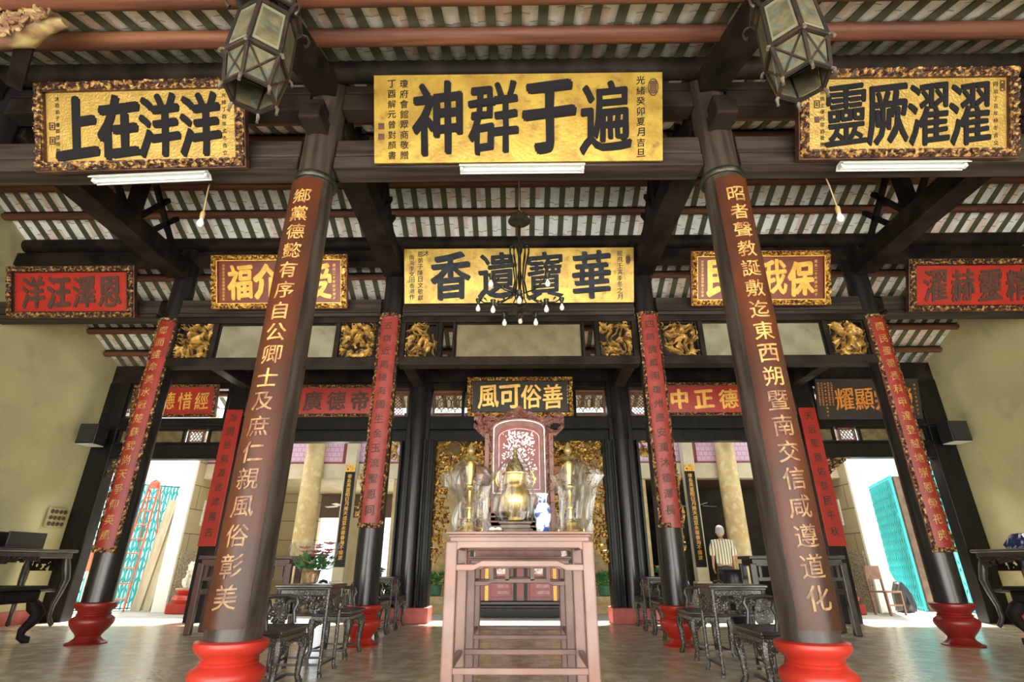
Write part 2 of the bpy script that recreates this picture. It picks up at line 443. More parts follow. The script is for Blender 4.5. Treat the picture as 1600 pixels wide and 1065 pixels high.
def put_char(mb, ch, x, y, z, w, h, off=.02, ext=.03, shear=.07):
    vs, fs = glyph(ch, 0, ext, shear)
    bold = off*.92 if off < .03 else off*.9
    bold *= min(1, (150/max(1, len(vs)))**.8)
    n = 1 if bold <= 0 else (7 if bold < .02 else 13)
    for k in range(n):
        dx, dy = (0, 0) if k == 0 else (lambda c, q: (bold*(1.15*c+.3*q), bold*(-.6*c+.6*q)))(math.cos(2*PI*k/(n-1))*(1 if k % 2 else .5), math.sin(2*PI*k/(n-1))*(1 if k % 2 else .5))
        mb.add([(x+(a+dx)*w, y+(b+dy)*h, z+c*min(w,h)-k*.00015) for a, b, c in vs], fs)
    return mb

# ---------------------------------------------------------------- a hanging board with lettering
TILT = R(22.95)
def board(label, x0, x1, y, zb, h, face, chars, chmat, cw, chh, cx0, cx1, frame=0, fmat=None, fdark=None, tilt=TILT, roll=0,
          small=(), smmat=None, seals=(), group=None, off=.045, cat='signboard', rim=None, cy=None, thick=.05, hole=None, ffreq=20, jit=0, fseed=1):
    w = x1-x0
    t = thing('signboard', label, cat, ((x0+x1)/2, y, zb), (R(90)+tilt, roll, 0), group)
    MB().box(-w/2+frame*.8, w/2-frame*.8, frame*.8, h-frame*.8, -thick, 0).build('panel', face, t)
    if frame:
        f = MB(); a, b = w/2, h
        for bx in ((-a,a,0,frame),(-a,a,b-frame,b),(-a,-a+frame,frame,b-frame),(a-frame,a,frame,b-frame)):
            f.box(bx[0],bx[1],bx[2],bx[3],-thick,.03)
        fr = f.build('frame', fdark, t, bevel=.008)
        m_ = frame*.12; res = max(.012, frame/9)
        for bx in ((-a+m_,a-m_,m_,frame-m_),(-a+m_,a-m_,b-frame+m_,b-m_),(-a+m_,-a+frame-m_,frame-m_,b-frame+m_),(a-frame+m_,a-m_,frame-m_,b-frame+m_)):
            nx = max(3, int((bx[1]-bx[0])/res)); ny = max(3, int((bx[3]-bx[2])/res))
            MB().relief(*bx, nx, ny, amp=.03, base=.006, hole=hole, seed=fseed+bx[0]+bx[2], freq=ffreq, M=Matrix.Translation((0,0,.03))).build('gilded_carving', fmat, fr)
        if rim:
            r_ = MB(); q = frame; e = .018
            for bx in ((-a+q-e,a-q+e,q-e,q),(-a+q-e,a-q+e,b-q,b-q+e),(-a+q-e,-a+q,q,b-q),(a-q,a-q+e,q,b-q)):
                r_.box(bx[0],bx[1],bx[2],bx[3],.03,.045)
            r_.build('rim', rim, t)
    n = len(chars)
    for i, ch in enumerate(chars):
        xx = -w/2+(cx0+(cx1-cx0)*(i+.5)/n)*w
        m = MB(); put_char(m, ch, xx, h*(cy or .5)+(random.random()-.5)*jit, .001, cw, chh, off)
        m.build('character', chmat, t)
    for (s_, px, ytop, ybot, sz) in small:
        m = MB()
        for k, ch in enumerate(s_):
            put_char(m, ch, -w/2+px*w, h*(ytop+(ybot-ytop)*(k+.5)/len(s_)), .001, sz, sz*1.0, .02)
        m.build('inscription', smmat or chmat, t)
    for (px, py, sw, sh, kind, sm) in seals:
        m = MB(); X = -w/2+px*w; Y = py*h
        if kind == 'oval':
            n_ = 20
            for k in range(n_):
                a0, a1 = 2*PI*k/n_, 2*PI*(k+1)/n_
                m.bar((X+sw*.5*math.cos(a0), Y+sh*.5*math.sin(a0), .004), (X+sw*.5*math.cos(a1), Y+sh*.5*math.sin(a1), .004), .008)
            for k in range(-2, 3):
                hh = sh*.4*math.sqrt(max(0, 1-(k/3)**2))
                m.bar((X+k*sw/6.5, Y-hh, .004), (X+k*sw/6.5, Y+hh, .004), .008)
            for k in range(-3, 4): m.bar((X-sw*.3, Y+k*sh/9, .004), (X+sw*.3, Y+k*sh/9, .004), .006)
        elif kind == 'open':
            for (a, b, c, d) in ((-1,-1,1,-1),(1,-1,1,1),(1,1,-1,1),(-1,1,-1,-1),(-.4,-.4,.4,-.4),(-.4,.4,.4,.4),(0,-.4,0,.4)):
                m.bar((X+a*sw/2, Y+b*sh/2, .004), (X+c*sw/2, Y+d*sh/2, .004), .008)
        else:
            m.box(X-sw/2, X+sw/2, Y-sh/2, Y+sh/2, 0, .006)
        m.build('seal', sm, t)
    return t

# ================================================================ LARGE STRUCTURE
# roof: front slope z = 4.37+.4y up to the ridge at y=6.5, back slope z = 9.93-.456y down to the wall at y=11
WX = 8.9
def zroof(y): return 4.37+.4*y if y < 6.5 else 6.97-.4617*(y-6.5)
def slope(y0, y1, label, nm):
    m = MB(); n = int(2*WX/.25)+2; x0 = -n/2*.25
    prof = []
    for i in range(n+1):
        for k in range(5):
            if i == n and k: break
            prof.append((x0+(i+k/5)*.25, .02*math.sin(PI*k/5)))
    for (x, dz) in prof:
        for y in (y0, y1): m.v.append((x, y, zroof(y)+.095+dz)); 
    for i in range(len(prof)-1):
        a = 2*i; m.f.append((a, a+1, a+3, a+2))
    o = m.build(nm, TILE, smooth=True)
    md = o.modifiers.new('thick', 'SOLIDIFY'); md.thickness = .03; md.offset = 1
    return struct(o, None, label)
slope(-1.2, 6.5, 'front roof slope of pale pan tiles', 'ceiling')
slope(6.5, 12.2, 'back roof slope of pale pan tiles', 'ceiling')
n_r = int(WX/.25)
def rafter_mesh(y0, y1):
    m = MB(); z0, z1 = zroof(y0), zroof(y1)
    w = .047
    m.add([(-w,y0,z0+.062),(w,y0,z0+.062),(w,y1,z1+.062),(-w,y1,z1+.062),(-w,y0,z0+.09),(w,y0,z0+.09),(w,y1,z1+.09),(-w,y1,z1+.09)],
          [(0,3,2,1),(4,5,6,7),(0,1,5,4),(1,2,6,5),(2,3,7,6),(3,0,4,7)])
    return m
for (y0, y1, g) in ((-1.2, 6.48, 'rafters of the front roof slope'), (6.52, 12.15, 'rafters of the back roof slope')):
    src = rafter_mesh(y0, y1).build('rafter', RAFT)
    struct(src, g); src.location.x = -n_r*.25
    for i in range(-n_r+1, n_r+1):
        c = src.copy(); c.location.x = i*.25; COL.objects.link(c)
# purlins
for y, r_, big in ((-.6,.09,0),(.2,.09,0),(1.0,.09,0),(1.75,.09,0),(2.45,.095,0),(3.05,.085,0),(3.6,.09,0),(4.75,.075,0),(5.3,.075,0),(5.9,.075,0),(6.5,.11,0),
                   (6.95,.07,0),(7.42,.07,0),(8.62,.07,0),(9.2,.07,0),(9.82,.07,0),(10.4,.07,0),(11.6,.07,0)):
    z = zroof(y)-.02 if y != 6.5 else zroof(y)-.06
    o = MB().tube([(-WX-.1, 0, 0), (0, 0, .01), (WX+.1, 0, 0)], [r_*1.06, r_, r_*1.06], 14)
    o.v = [(a, y+b, z+c*.72) for a, b, c in o.v]
    o = o.build('purlin', PURL, smooth=True)
    struct(o, 'brown purlins under the rafters')
    d = MB().box(-WX-.1, WX+.1, y-r_*.55, y+r_*.55, z+r_*.5, z+.08).build('purlin_batten', DARK)
    struct(d)
# the two big purlin lines over the column rows, each a dark log over a flat beam
for y in (4.2, 7.98):
    z = zroof(y)+.0
    struct(MB().tube([(-WX-.1, y, z), (WX+.1, y, z)], .125, 18).build('main_purlin', DARK, smooth=True))
for (x0, x1) in ((-8.9,-6.05),(-5.68,-2.3),(-1.92,1.92),(2.3,5.68),(6.05,8.9)):
    struct(MB().box(x0, x1, 4.3, 4.46, 5.84, 5.95).box(x0, x1, 4.28, 4.48, 5.58, 5.8).build('upper_beam', DARK, bevel=.01), 'upper beams of the front column row')
    struct(MB().box(x0, x1, 4.3, 4.52, 4.95, 5.16).box(x0, x1, 4.29, 4.53, 4.78, 4.93).build('tie_beam', BEAM, bevel=.012), 'tie beams between the front columns')
    struct(MB().box(x0, x1, 7.86, 8.06, 5.84, 6.08).build('upper_beam', DARK, bevel=.01), 'upper beams of the rear column row')
    struct(MB().box(x0, x1, 7.84, 8.08, 4.86, 5.10).box(x0, x1, 7.82, 8.1, 4.78, 4.84).build('tie_beam', BEAM, bevel=.012), 'tie beams between the rear columns')
# principals and depth-wise ties with truss struts
for X in (-5.85, -2.12, 2.12, 5.85):
    s_ = 1 if X > 0 else -1
    m = MB(); w = .13
    for (ya, yb, da, db) in ((-1.0, 4.25, .12, .40), ):
        za, zb = zroof(ya), zroof(yb)
        m.add([(X-w,ya,za-da-.22),(X+w,ya,za-da-.22),(X+w,yb,zb-da-.22),(X-w,yb,zb-da-.22),(X-w,ya,za-.06),(X+w,ya,za-.06),(X+w,yb,zb-.06),(X-w,yb,zb-.06)],
              [(0,3,2,1),(4,5,6,7),(0,1,5,4),(1,2,6,5),(2,3,7,6),(3,0,4,7)])
    struct(m.build('principal_rafter', DARK, bevel=.015))
    struct(MB().box(X-.17, X+.17, 4.55, 7.8, 5.5, 5.82).build('depth_tie_beam', DARK, bevel=.015))
    struct(MB().bar((X, 6.5, 5.82), (X, 6.5, 6.85), .16).build('king_post', DARK))
    for (a, b) in (((5.0,5.82),(6.42,6.8)), ((7.6,5.82),(6.58,6.8)), ((5.9,5.82),(5.3,6.35)), ((6.9,5.82),(7.4,6.45)), ((6.42,5.84),(5.6,6.5)), ((6.58,5.84),(7.1,6.6))):
        struct(MB().bar((X, a[0], a[1]), (X, b[0], b[1]), .07).build('truss_strut', DARK), 'struts of the roof trusses')
    # back tie from rear column to the screen wall
    struct(MB().box(X-.12, X+.12, 8.15, 10.75, 4.45, 4.72).build('depth_tie_beam', DARK, bevel=.015))
# side walls with gable tops
for s_ in (-1, 1):
    ys = [-1.2, 6.5, 11.0]
    pts = [(-1.2, 0), (11.1, 0), (11.1, zroof(11.1)+.3), (6.5, zroof(6.5)+.3), (-1.2, zroof(-1.2)+.3)]
    m = MB()
    x0, x1 = (WX, WX+.25) if s_ > 0 else (-WX-.25, -WX)
    n = len(pts)
    vs = [(x0, y, z) for y, z in pts]+[(x1, y, z) for y, z in pts]
    m.add(vs, [tuple(range(n)), tuple(reversed(range(n, 2*n)))]+[(i, n+i, n+(i+1) % n, (i+1) % n) for i in range(n)])
    nm = 'left' if s_ < 0 else 'right'
    struct(m.build('wall_'+nm, CREAM))
    struct(MB().box(min(s_*WX, s_*(WX-.03)), max(s_*WX, s_*(WX-.03)), -1.2, 10.75, 0, .22).build('baseboard_'+nm, PINK))
# floors
struct(MB().box(-9.2, 9.2, -8, 11.05, -.1, 0).build('floor', FLOOR))
struct(MB().box(-16, 16, 11.05, 24, -.12, -.005).build('courtyard_floor', COURT))
struct(MB().box(-20, 20, -20, -8, -.12, -.005).build('front_court_floor', mat('pale_paving', (.72,.70,.62), (.64,.61,.53), 2, .8)))
# front court wall behind the camera, bounces the daylight
struct(MB().box(-20, 20, -20.3, -20, 0, 5).build('front_court_wall', WWALL))

# ================================================================ COLUMNS
BPROF = [(.24,0),(.245,.015),(.20,.03),(.155,.065),(.145,.09),(.165,.12),(.21,.17),(.25,.225),(.262,.26),(.25,.295),(.215,.32),(.20,.33),(.205,.345),(.19,.355),
         (.195,.375),(.225,.40),(.25,.43),(.258,.45),(.252,.475),(.235,.485),(.20,.487)]
def column(label, X, Y, r0, r1, top, smat, bmat, bs=1, zs=1):
    t = thing('column', label, 'column', (X, Y, 0))
    b = MB().lathe([(r*bs, z*zs) for r, z in BPROF], seg=40).build('base', bmat, t, smooth=True)
    zb = .485*zs
    s_ = MB().lathe([(r0, zb), (r0*1.0, zb+.5), (r0*.985, 2.2), (r1*1.02, 4.0), (r1, top)], seg=36).build('shaft', smat, t, smooth=True)
    if Y < 5:
        b2 = MB()
        b2.box(-.11, .11, -.42, .42, 5.17, 5.36).box(-.09, .09, -.34, .34, 5.36, 5.5)
        b2.build('bracket', DARK, t, bevel=.02)
        g = MB().lathe([(r0*1.02,0),(r0*1.1,.02),(r0*1.1,.05),(r0*1.02,.07)], (0,0,4.62), seg=30)
        g.build('iron_band', IRON, t, smooth=True)
    return t
column('tall brown front column left of the altar table, on a bright red base', -2.12, 4.4, .20, .185, 6.2, SHAFT, BASER)
column('tall brown front column right of the altar table, on a bright red base', 2.12, 4.4, .20, .185, 6.2, SHAFT, BASER)
column('black rear column on a red base, behind the left row of carved chairs', -2.12, 7.95, .18, .165, 6.15, SHAFTB, BASER, .95)
column('black rear column on a red base, behind the right row of carved chairs', 2.12, 7.95, .18, .165, 6.15, SHAFTB, BASER, .95)
column('black outer column on a dark red base, in front of the left courtyard gate', -5.87, 8.05, .19, .175, 6.15, SHAFTB, BASED, 1, 1.05)
column('black outer column on a dark red base, in front of the right courtyard gate', 5.87, 8.05, .19, .175, 6.15, SHAFTB, BASED, 1, 1.05)
column('dark outer front column at the far left edge, only its top in view', -5.87, 4.4, .20, .19, 6.2, SHAFTB, BASED)
column('dark outer front column at the far right edge, only its top in view', 5.87, 4.4, .20, .19, 6.2, SHAFTB, BASED)

def couplet(label, X, Y, z0, z1, R0, half, bm, chars, cm, cw, chh, border=None, group=None, pad=.12, off=.02, bot=None, cat='couplet board', worn=99, rz=0):
    t = thing('couplet_board', label, cat, (X, Y, z0), (0,0,rz), group=group)
    th = .022; m = MB(); n = 16; L = z1-z0
    prof = [(R0, -half+2*half*k/n) for k in range(n+1)]+[(R0-th, half-2*half*k/n) for k in range(n+1)]
    vs = []; k = len(prof)
    for z in (0, L):
        for r, a in prof: vs.append((r*math.sin(a), -r*math.cos(a), z))
    m.add(vs, [tuple(range(k)), tuple(range(2*k-1, k-1, -1))]+[(i, k+i, k+(i+1) % k, (i+1) % k) for i in range(k)])
    m.build('panel', bm, t, smooth=True)
    if border:
        for sg in (-1, 1):
            g = MB().relief(0, .045, 0, L, 3, int(L/.022), amp=.02, base=.006, hole=None, seed=X+sg, freq=22)
            g.v = [((R0+z)*math.sin(sg*(half-.10)+x/R0*1.0-.04), -(R0+z)*math.cos(sg*(half-.10)+x/R0-.04), y) for x, y, z in g.v]
            g.build('gilded_border', border, t)
        for zz in (.0, L-.06):
            g = MB()
            q = MB().relief(-half*R0, half*R0, zz, zz+.06, 24, 4, amp=.02, base=.006, hole=.1, seed=X+zz, freq=22)
            g.v += [((R0+z)*math.sin(x/R0), -(R0+z)*math.cos(x/R0), y) for x, y, z in q.v]
            g.f += list(q.f)
            g.build('gilded_end', border, t)
    n = len(chars)
    for i, ch in enumerate(chars):
        zc = L-pad-(L-pad-(bot or pad))*(i+.5)/n
        q = MB(); put_char(q, ch, 0, zc, .002, cw, chh, off)
        bm_ = bmesh.new()
        vv = [bm_.verts.new(p) for p in q.v]
        for f in q.f:
            try: bm_.faces.new([vv[j] for j in f])
            except Exception: pass
        for c in (-.3, -.15, 0, .15, .3):
            bmesh.ops.bisect_plane(bm_, geom=bm_.verts[:]+bm_.edges[:]+bm_.faces[:], plane_co=(c*cw,0,0), plane_no=(1,0,0))
        for v in bm_.verts:
            x, y, z = v.co
            v.co = ((R0+z)*math.sin(x/R0), -(R0+z)*math.cos(x/R0), y)
        me = bpy.data.meshes.new('character'); bm_.to_mesh(me); bm_.free(); me.materials.append(cm if i < worn else WCHAR)
        o = bpy.data.objects.new('character', me); COL.objects.link(o); o.parent = t
    return t
couplet('curved brown couplet with gold characters on the left front column', -2.12, 4.4, .57, 4.55, .236, R(41), COUP, '鄉黨德懿有序自公卿士及庶仁親風俗彰美', PCHAR, .165, .165, bot=.1, off=.012, worn=10)
couplet('curved brown couplet with gold characters on the right front column', 2.12, 4.4, .57, 4.53, .236, R(41), COUP, '昭者聲教誕敷迄東西朔暨南交信咸遵道化', PCHAR, .165, .165, bot=.1, off=.012, worn=10)
for s_, ch in ((-1, '鄉閭盛命美水冠楚蘇武尚天爭仰英風'), (1, '開民聖德長科甲達登越地崇恩榮祀典')):
    couplet('red couplet with gold characters on the %s black column by the courtyard gate' % ('left' if s_ < 0 else 'right'), s_*5.87, 8.05, 1.14, 4.77, .215, R(46), REDC, ch, PCHAR, .13, .14, GILTD, off=.012)
for s_, ch in ((-1, '五嶺近南陵海國生金玉流聖恩同'), (1, '四時調風雨瓊州慶安瀾沐德澤長')):
    couplet('faded red couplet with dark characters on the %s rear column behind the chairs' % ('left' if s_ < 0 else 'right'), s_*2.12, 7.95, 1.46, 4.79, .212, R(50), REDP, ch, DCHAR, .13, .13, GILTD)

# ================================================================ REAR COLUMN ROW: frieze of carved panels
def frieze(x0, x1, plan, gname):
    # plan: list of (kind, xa, xb)
    struct(MB().box(x0, x1, 7.86, 8.04, 4.68, 4.78).box(x0, x1, 7.84, 8.06, 3.92, 4.06).build('frieze_rail', DARK, bevel=.012), 'rails of the rear frieze')
    xs = sorted({p[1] for p in plan} | {p[2] for p in plan})
    for a, b in zip([x0]+[p[2] for p in plan], [p[1] for p in plan]+[x1]):
        if b-a > .01: struct(MB().box(a, b, 7.87, 8.03, 4.06, 4.68).build('frieze_stile', DARK, bevel=.008))
    for (kind, xa, xb) in plan:
        if kind == 'carved':
            side = 'left' if (xa+xb)/2 < 0 else 'right'
            c = abs((xa+xb)/2)
            where = {0: 'in the middle bay', 1: 'in the outer bay beside the rear column', 2: 'in the outer bay beside the outer column'}[0 if c < 2 else (1 if c < 4 else 2)]
            t = thing('frieze_carving', 'gilded pierced carving, %s side, %s' % (side, where), 'carved panel', ((xa+xb)/2, 7.95, 4.06), (R(90),0,0), 'gilded carved panels of the rear frieze')
            w = (xb-xa)/2-.01
            MB().box(-w, w, 0, .62, -.06, -.03).build('backboard', DARK, t)
            MB().relief(-w, w, 0, .62, 64, 72, amp=.09, base=.01, hole=.33, seed=xa, freq=11, M=Matrix.Translation((0,0,-.03))).build('carving', GILT, t, smooth=True)
            fr = MB()
            for q in ((-w,w,0,.03),(-w,w,.59,.62),(-w,-w+.03,.03,.59),(w-.03,w,.03,.59)): fr.box(q[0],q[1],q[2],q[3],-.03,.05)
            fr.build('moulding', DARK, t, bevel=.006)
        elif kind in ('grey', 'olive'):
            lab = 'long blank olive board in the middle of the rear frieze' if kind == 'olive' else 'long water-stained grey-green board in the %s bay of the rear frieze' % ('left' if xa < 0 else 'right')
            t = thing('frieze_board', lab, 'board', ((xa+xb)/2, 7.95, 4.06), (R(90),0,0))
            w = (xb-xa)/2
            MB().box(-w+.02, w-.02, .01, .61, -.02, .0).build('panel', OLIVEB if kind == 'olive' else GREYB, t)
            fr = MB()
            for q in ((-w,w,0,.02),(-w,w,.6,.62),(-w,-w+.02,.02,.6),(w-.02,w,.02,.6)): fr.box(q[0],q[1],q[2],q[3],-.03,.02)
            fr.build('moulding', DARK, t)
frieze(-1.95, 1.95, [('carved',-1.86,-1.32),('slot',-1.25,-1.08),('olive',-1.04,1.04),('slot',1.08,1.25),('carved',1.32,1.86)], 'm')
frieze(-5.7, -2.3, [('carved',-5.66,-5.06),('grey',-4.98,-3.02),('carved',-2.94,-2.34)], 'l')
frieze(2.3, 5.7, [('carved',2.34,2.94),('grey',3.02,4.98),('carved',5.06,5.66)], 'r')

# ================================================================ SCREEN WALL at y = 10.9
Y3 = 10.9
def wbox(x0, x1, z0, z1, y0=Y3-.1, y1=Y3+.12, m=None, nm='screen_beam', bv=.012):
    return struct(MB().box(x0, x1, y0, y1, z0, z1).build(nm, m or LACQ, bevel=bv))
wbox(-8.9, 8.9, 4.62, 5.02, m=DARK, nm='lintel')
wbox(-8.9, 8.9, 4.5, 4.62, Y3-.06, m=DARK)
for (a, b) in ((-8.9,-6.1),(6.1,8.9)):
    wbox(a, b, 3.66, 3.84); wbox(a, b, 2.98, 3.28)
    wbox(a, b, 3.60, 3.66, Y3-.14); wbox(a, b, 3.28, 3.32, Y3-.13)
wbox(-6.1, 6.1, 3.33, 3.55); wbox(-6.1, 6.1, 3.58, 3.82, Y3-.13); wbox(-6.1, 6.1, 3.55, 3.58, Y3-.06); wbox(-6.1, 6.1, 3.80, 3.84, Y3-.17)
for s_ in (-1, 1):
    def sx(a, b): return (min(s_*a, s_*b), max(s_*a, s_*b))
    for (a, b, z0, z1, dy) in ((8.45,8.9,0,4.62,0), (5.82,6.18,0,4.62,.03), (1.86,2.34,.26,4.62,.05), (2.84,3.04,.0,3.33,0), (2.34,2.46,.26,3.33,-.02)):
        x0, x1 = sx(a, b); wbox(x0, x1, z0, z1, Y3-.12-dy, Y3+.14, nm='screen_post')
    x0, x1 = sx(1.70, 1.86); wbox(x0, x1, .26, 3.33, Y3-.2, Y3+.1, nm='door_jamb')
    for k, a in enumerate((1.74, 1.9, 2.06, 2.22, 2.38)):
        x0, x1 = sx(a, a+.045); wbox(x0, x1, .26, 3.33, Y3-.26+.02*(k % 2), Y3-.1, nm='door_jamb_moulding', bv=.008)
    x0, x1 = sx(1.66, 2.5); wbox(x0, x1, 0, .26, Y3-.3, Y3+.2, m=PINK, nm='plinth')
    x0, x1 = sx(2.5, 3.04); wbox(x0, x1, 0, .1, Y3-.1, Y3+.1, m=PINK, nm='threshold')
    # engaged round column hidden in the screen
    struct(MB().lathe([(.17,.26),(.165,6)], (s_*2.1, Y3-.12, 0), 24).build('screen_column', SHAFTB, smooth=True))
    # posts of the frieze level
    for a in (1.16, 6.24, 6.98+1.42):
        x0, x1 = sx(a, a+.06); wbox(x0, x1, 3.84, 4.5, Y3-.08, Y3+.08, nm='screen_post')
# pierced lattice windows high in the screen
def lattice(label, xa, xb, z0=3.86, z1=4.44, style=0):
    w = (xb-xa)/2; h = z1-z0
    t = thing('lattice_window', label, 'lattice window', ((xa+xb)/2, Y3-.02, z0), (R(90),0,0), 'pierced lattice windows of the screen wall')
    m = MB()
    for q in ((-w,w,0,.04),(-w,w,h-.04,h),(-w,-w+.04,.04,h-.04),(w-.04,w,.04,h-.04)): m.box(q[0],q[1],q[2],q[3],-.04,.03)
    m.build('frame', mat('lattice_frame_wood', (.20,.075,.03), (.12,.05,.025), 8, .5), t, bevel=.005)
    g = MB(); wi, hi = w-.04, h-.08
    def ring(cx, cy, rx, ry, r_=.010, a0=0, a1=2*PI, n=14):
        pts = [(cx+rx*math.cos(a0+(a1-a0)*k/n), .04+cy+ry*math.sin(a0+(a1-a0)*k/n), 0) for k in range(n+1)]
        pts = [(max(-wi, min(wi, x)), max(.04, min(h-.04, y)), z) for x, y, z in pts]
        g.tube(pts, r_, 5)
    if style == 0:
        nx = max(1, round(2*wi/.3))
        for k in range(nx):
            cx = -wi+wi*2*(k+.5)/nx; rr = wi/nx
            ring(cx, hi/2, rr*.55, hi*.26); ring(cx, hi/2, rr*.28, hi*.13)
            for a in range(4):
                aa = PI/4+a*PI/2
                g.bar((cx+rr*.38*math.cos(aa), .04+hi/2+hi*.18*math.sin(aa), 0), (cx+rr*.95*math.cos(aa), .04+hi/2+hi*.48*math.sin(aa), 0), .018)
            for dx in (-.5, .5):
                ring(cx+dx*rr*1.2, hi*.12, rr*.55, hi*.22, a0=0, a1=PI); ring(cx+dx*rr*1.2, hi*.88, rr*.55, hi*.22, a0=PI, a1=2*PI)
            ring(cx-rr, hi*.5, rr*.4, hi*.2); ring(cx+rr, hi*.5, rr*.4, hi*.2)
    else:
        nx = max(2, int(2*wi/.07)); ny = max(2, int(hi/.07))
        for i in range(nx+ny+2):
            for sg in (1, -1):
                x0_ = -wi+(i-ny-0)*.07 if sg > 0 else -wi+i*.07
                p = []
                for j in range(ny+1):
                    x = x0_+sg*j*.07; y = .04+j*hi/ny
                    if -wi <= x <= wi: p.append((x, y, 0))
                if len(p) > 1: g.bar(p[0], p[-1], .014)
    g.build('tracery', mat('tracery_wood', (.09,.05,.025), (.25,.14,.05), 10, .5), t)
    return t
lattice('wide lattice window just left of the black and gold board', -1.84, -1.18)
lattice('wide lattice window just right of the black and gold board', 1.18, 1.84)
lattice('small diamond lattice window left of the screen post, half behind the rear column', -2.86, -2.36, style=1)
lattice('small diamond lattice window right of the screen post, half behind the rear column', 2.36, 2.86, style=1)
lattice('bright petal lattice window between the red board and the left front column', -6.18+.0, -5.40)
lattice('bright petal lattice window left of the black board with orange characters', 5.40, 6.18)
lattice('cut-off lattice window at the left wall end of the screen', -8.88, -8.30)
lattice('cut-off lattice window at the right wall end of the screen', 8.30, 8.88)
# lower panels between the beams of the outer bays
for s_ in (-1, 1):
    sd = 'left' if s_ < 0 else 'right'
    lattice('tiny square lattice in the beam over the %s gate opening' % sd, *( (-6.98,-6.62) if s_ < 0 else (6.62,6.98) ), 3.32, 3.6, 1)
    for (a, b) in ((7.08,7.9), (7.98,8.42), (6.2,6.52)):
        x0, x1 = (a, b) if s_ > 0 else (-b, -a)
        t = thing('beam_panel', 'small smoky brown panel over the %s gate opening, %s' % (sd, {7.08:'the longest of three', 7.98:'nearest the wall', 6.2:'nearest the hall centre'}[a]), 'panel', ((x0+x1)/2, Y3, 3.32), (R(90),0,0))
        w = (x1-x0)/2
        MB().box(-w, w, 0, .28, -.02, .0).build('pane', mat('smoky_panel', (.14,.10,.05), (.22,.17,.09), 7, .4), t)
        fr = MB()
        for q in ((-w,w,0,.02),(-w,w,.26,.28),(-w-.04,-w+.02,.0,.28),(w-.02,w+.04,.0,.28)): fr.box(q[0],q[1],q[2],q[3],-.03,.03)
        fr.build('frame', DARK, t)

# gilded fretwork hangings round the door openings
def fringe(label, xa, xb, ztop, side, drop, top, m, ymat=GILTF, zlow=None, corner=.5, seed=3):
    """pierced carving along the top and the sides of an opening"""
    w, h = xb-xa, drop
    t = thing('fretwork_screen', label, 'fretwork', ((xa+xb)/2, Y3-.04, ztop-drop), (R(90),0,0), 'pierced fretwork round the door openings')
    def keep(x, y):
        d = min(x+w/2, w/2-x)*1.0
        if side == 'l': d = x+w/2
        if side == 'r': d = w/2-x
        up = h-y
        wave = .04*math.sin(y*9)
        sw = m*(1 if y > .15*h else max(.3, y/(.15*h)))
        if d < sw+wave+ (corner*max(0, 1-up/corner)**1.6): return True
        return up < top+.05*math.sin(x*8)
    nx, ny = int(w/.017), int(h/.017)
    MB().relief(-w/2, w/2, 0, h, nx, ny, amp=.03, base=.012, hole=.27, seed=seed, freq=12, keep=keep).build('carving', ymat, t)
    return t
fringe('gilded fretwork arch round the central door opening behind the altar', -1.70, 1.70, 3.33, 'b', 2.35, .42, .30, corner=.8, seed=5)
fringe('gilded fretwork strip at the left side opening, beside the faded red couplet', -5.8, -3.04, 3.33, 'r', 2.3, .0, .16, GILT, corner=.35, seed=8)
fringe('gilded fretwork strip at the right side opening, beside the faded red couplet', 3.04, 5.8, 3.33, 'l', 2.3, .0, .16, GILT, corner=.35, seed=9)
fringe('small gilded fretwork at the narrow left sidelight', -2.84, -2.46, 3.33, 'b', .9, .35, .05, GILT, corner=.1, seed=10)
fringe('small gilded fretwork at the narrow right sidelight', 2.46, 2.84, 3.33, 'b', .9, .35, .05, GILT, corner=.1, seed=11)
fringe('dark fretwork brackets at the corners of the left gate opening', -8.45, -6.18, 2.98, 'b', .95, .0, .07, GILTD, corner=.42, seed=12)
fringe('dark fretwork brackets at the corners of the right gate opening', 6.18, 8.45, 2.98, 'b', .95, .0, .07, GILTD, corner=.42, seed=13)

# ================================================================ SIGNBOARDS
B1 = 4.23
board('large frameless gold board with four huge black characters, top centre', -1.47, 1.48, B1, 4.78, .90, GOLD, '神群于遍', BCHAR, .50, .72, .125, .90, small=(
    ('光緒癸卯夏月吉旦', .925, .97, .03, .085), ('瓊府會館眾商敬贈', .105, .96, .03, .085), ('丁酉解元曾對顏書', .062, .96, .03, .08)), seals=((.968,.83,.10,.17,'oval',DCHAR),(.025,.42,.06,.06,'solid',DCHAR),(.025,.30,.06,.06,'solid',DCHAR)), thick=.04)
FDK = mat('board_frame_lacquer', (.10, .03, .018), (.03, .016, .014), 6, .4)
board('gold board in a dark carved frame with four black characters, top left', -4.93, -2.77, B1, 4.71, .92, GOLD2, '上在洋洋', BCHAR, .40, .62, .10, .88, frame=.10, fmat=GILTD, fdark=FDK, roll=R(-1.2), rim=GILTD, small=(
    ('光緒丁酉年孟冬吉立', .895, .86, .14, .045), ('沐恩弟子瓊郡眾等敬酬', .10, .86, .14, .045)), seals=((.075,.52,.05,.07,'open',DCHAR),(.075,.36,.05,.07,'open',DCHAR)), off=.055)
board('gold board in a dark carved frame with four black characters, top right', 2.84, 5.04, B1, 4.76, .92, GOLD2, '靈厥濯濯', BCHAR, .40, .62, .13, .88, frame=.10, fmat=GILTD, fdark=FDK, rim=GILTD, small=(
    ('同治丁丑年仲冬吉立', .905, .86, .14, .045), ('沐恩信士瓊邑眾商敬酬', .115, .86, .14, .045)), seals=((.09,.62,.05,.07,'open',DCHAR),(.09,.45,.05,.06,'solid',DCHAR),(.935,.8,.035,.1,'open',DCHAR)), off=.045)
B2 = 7.72
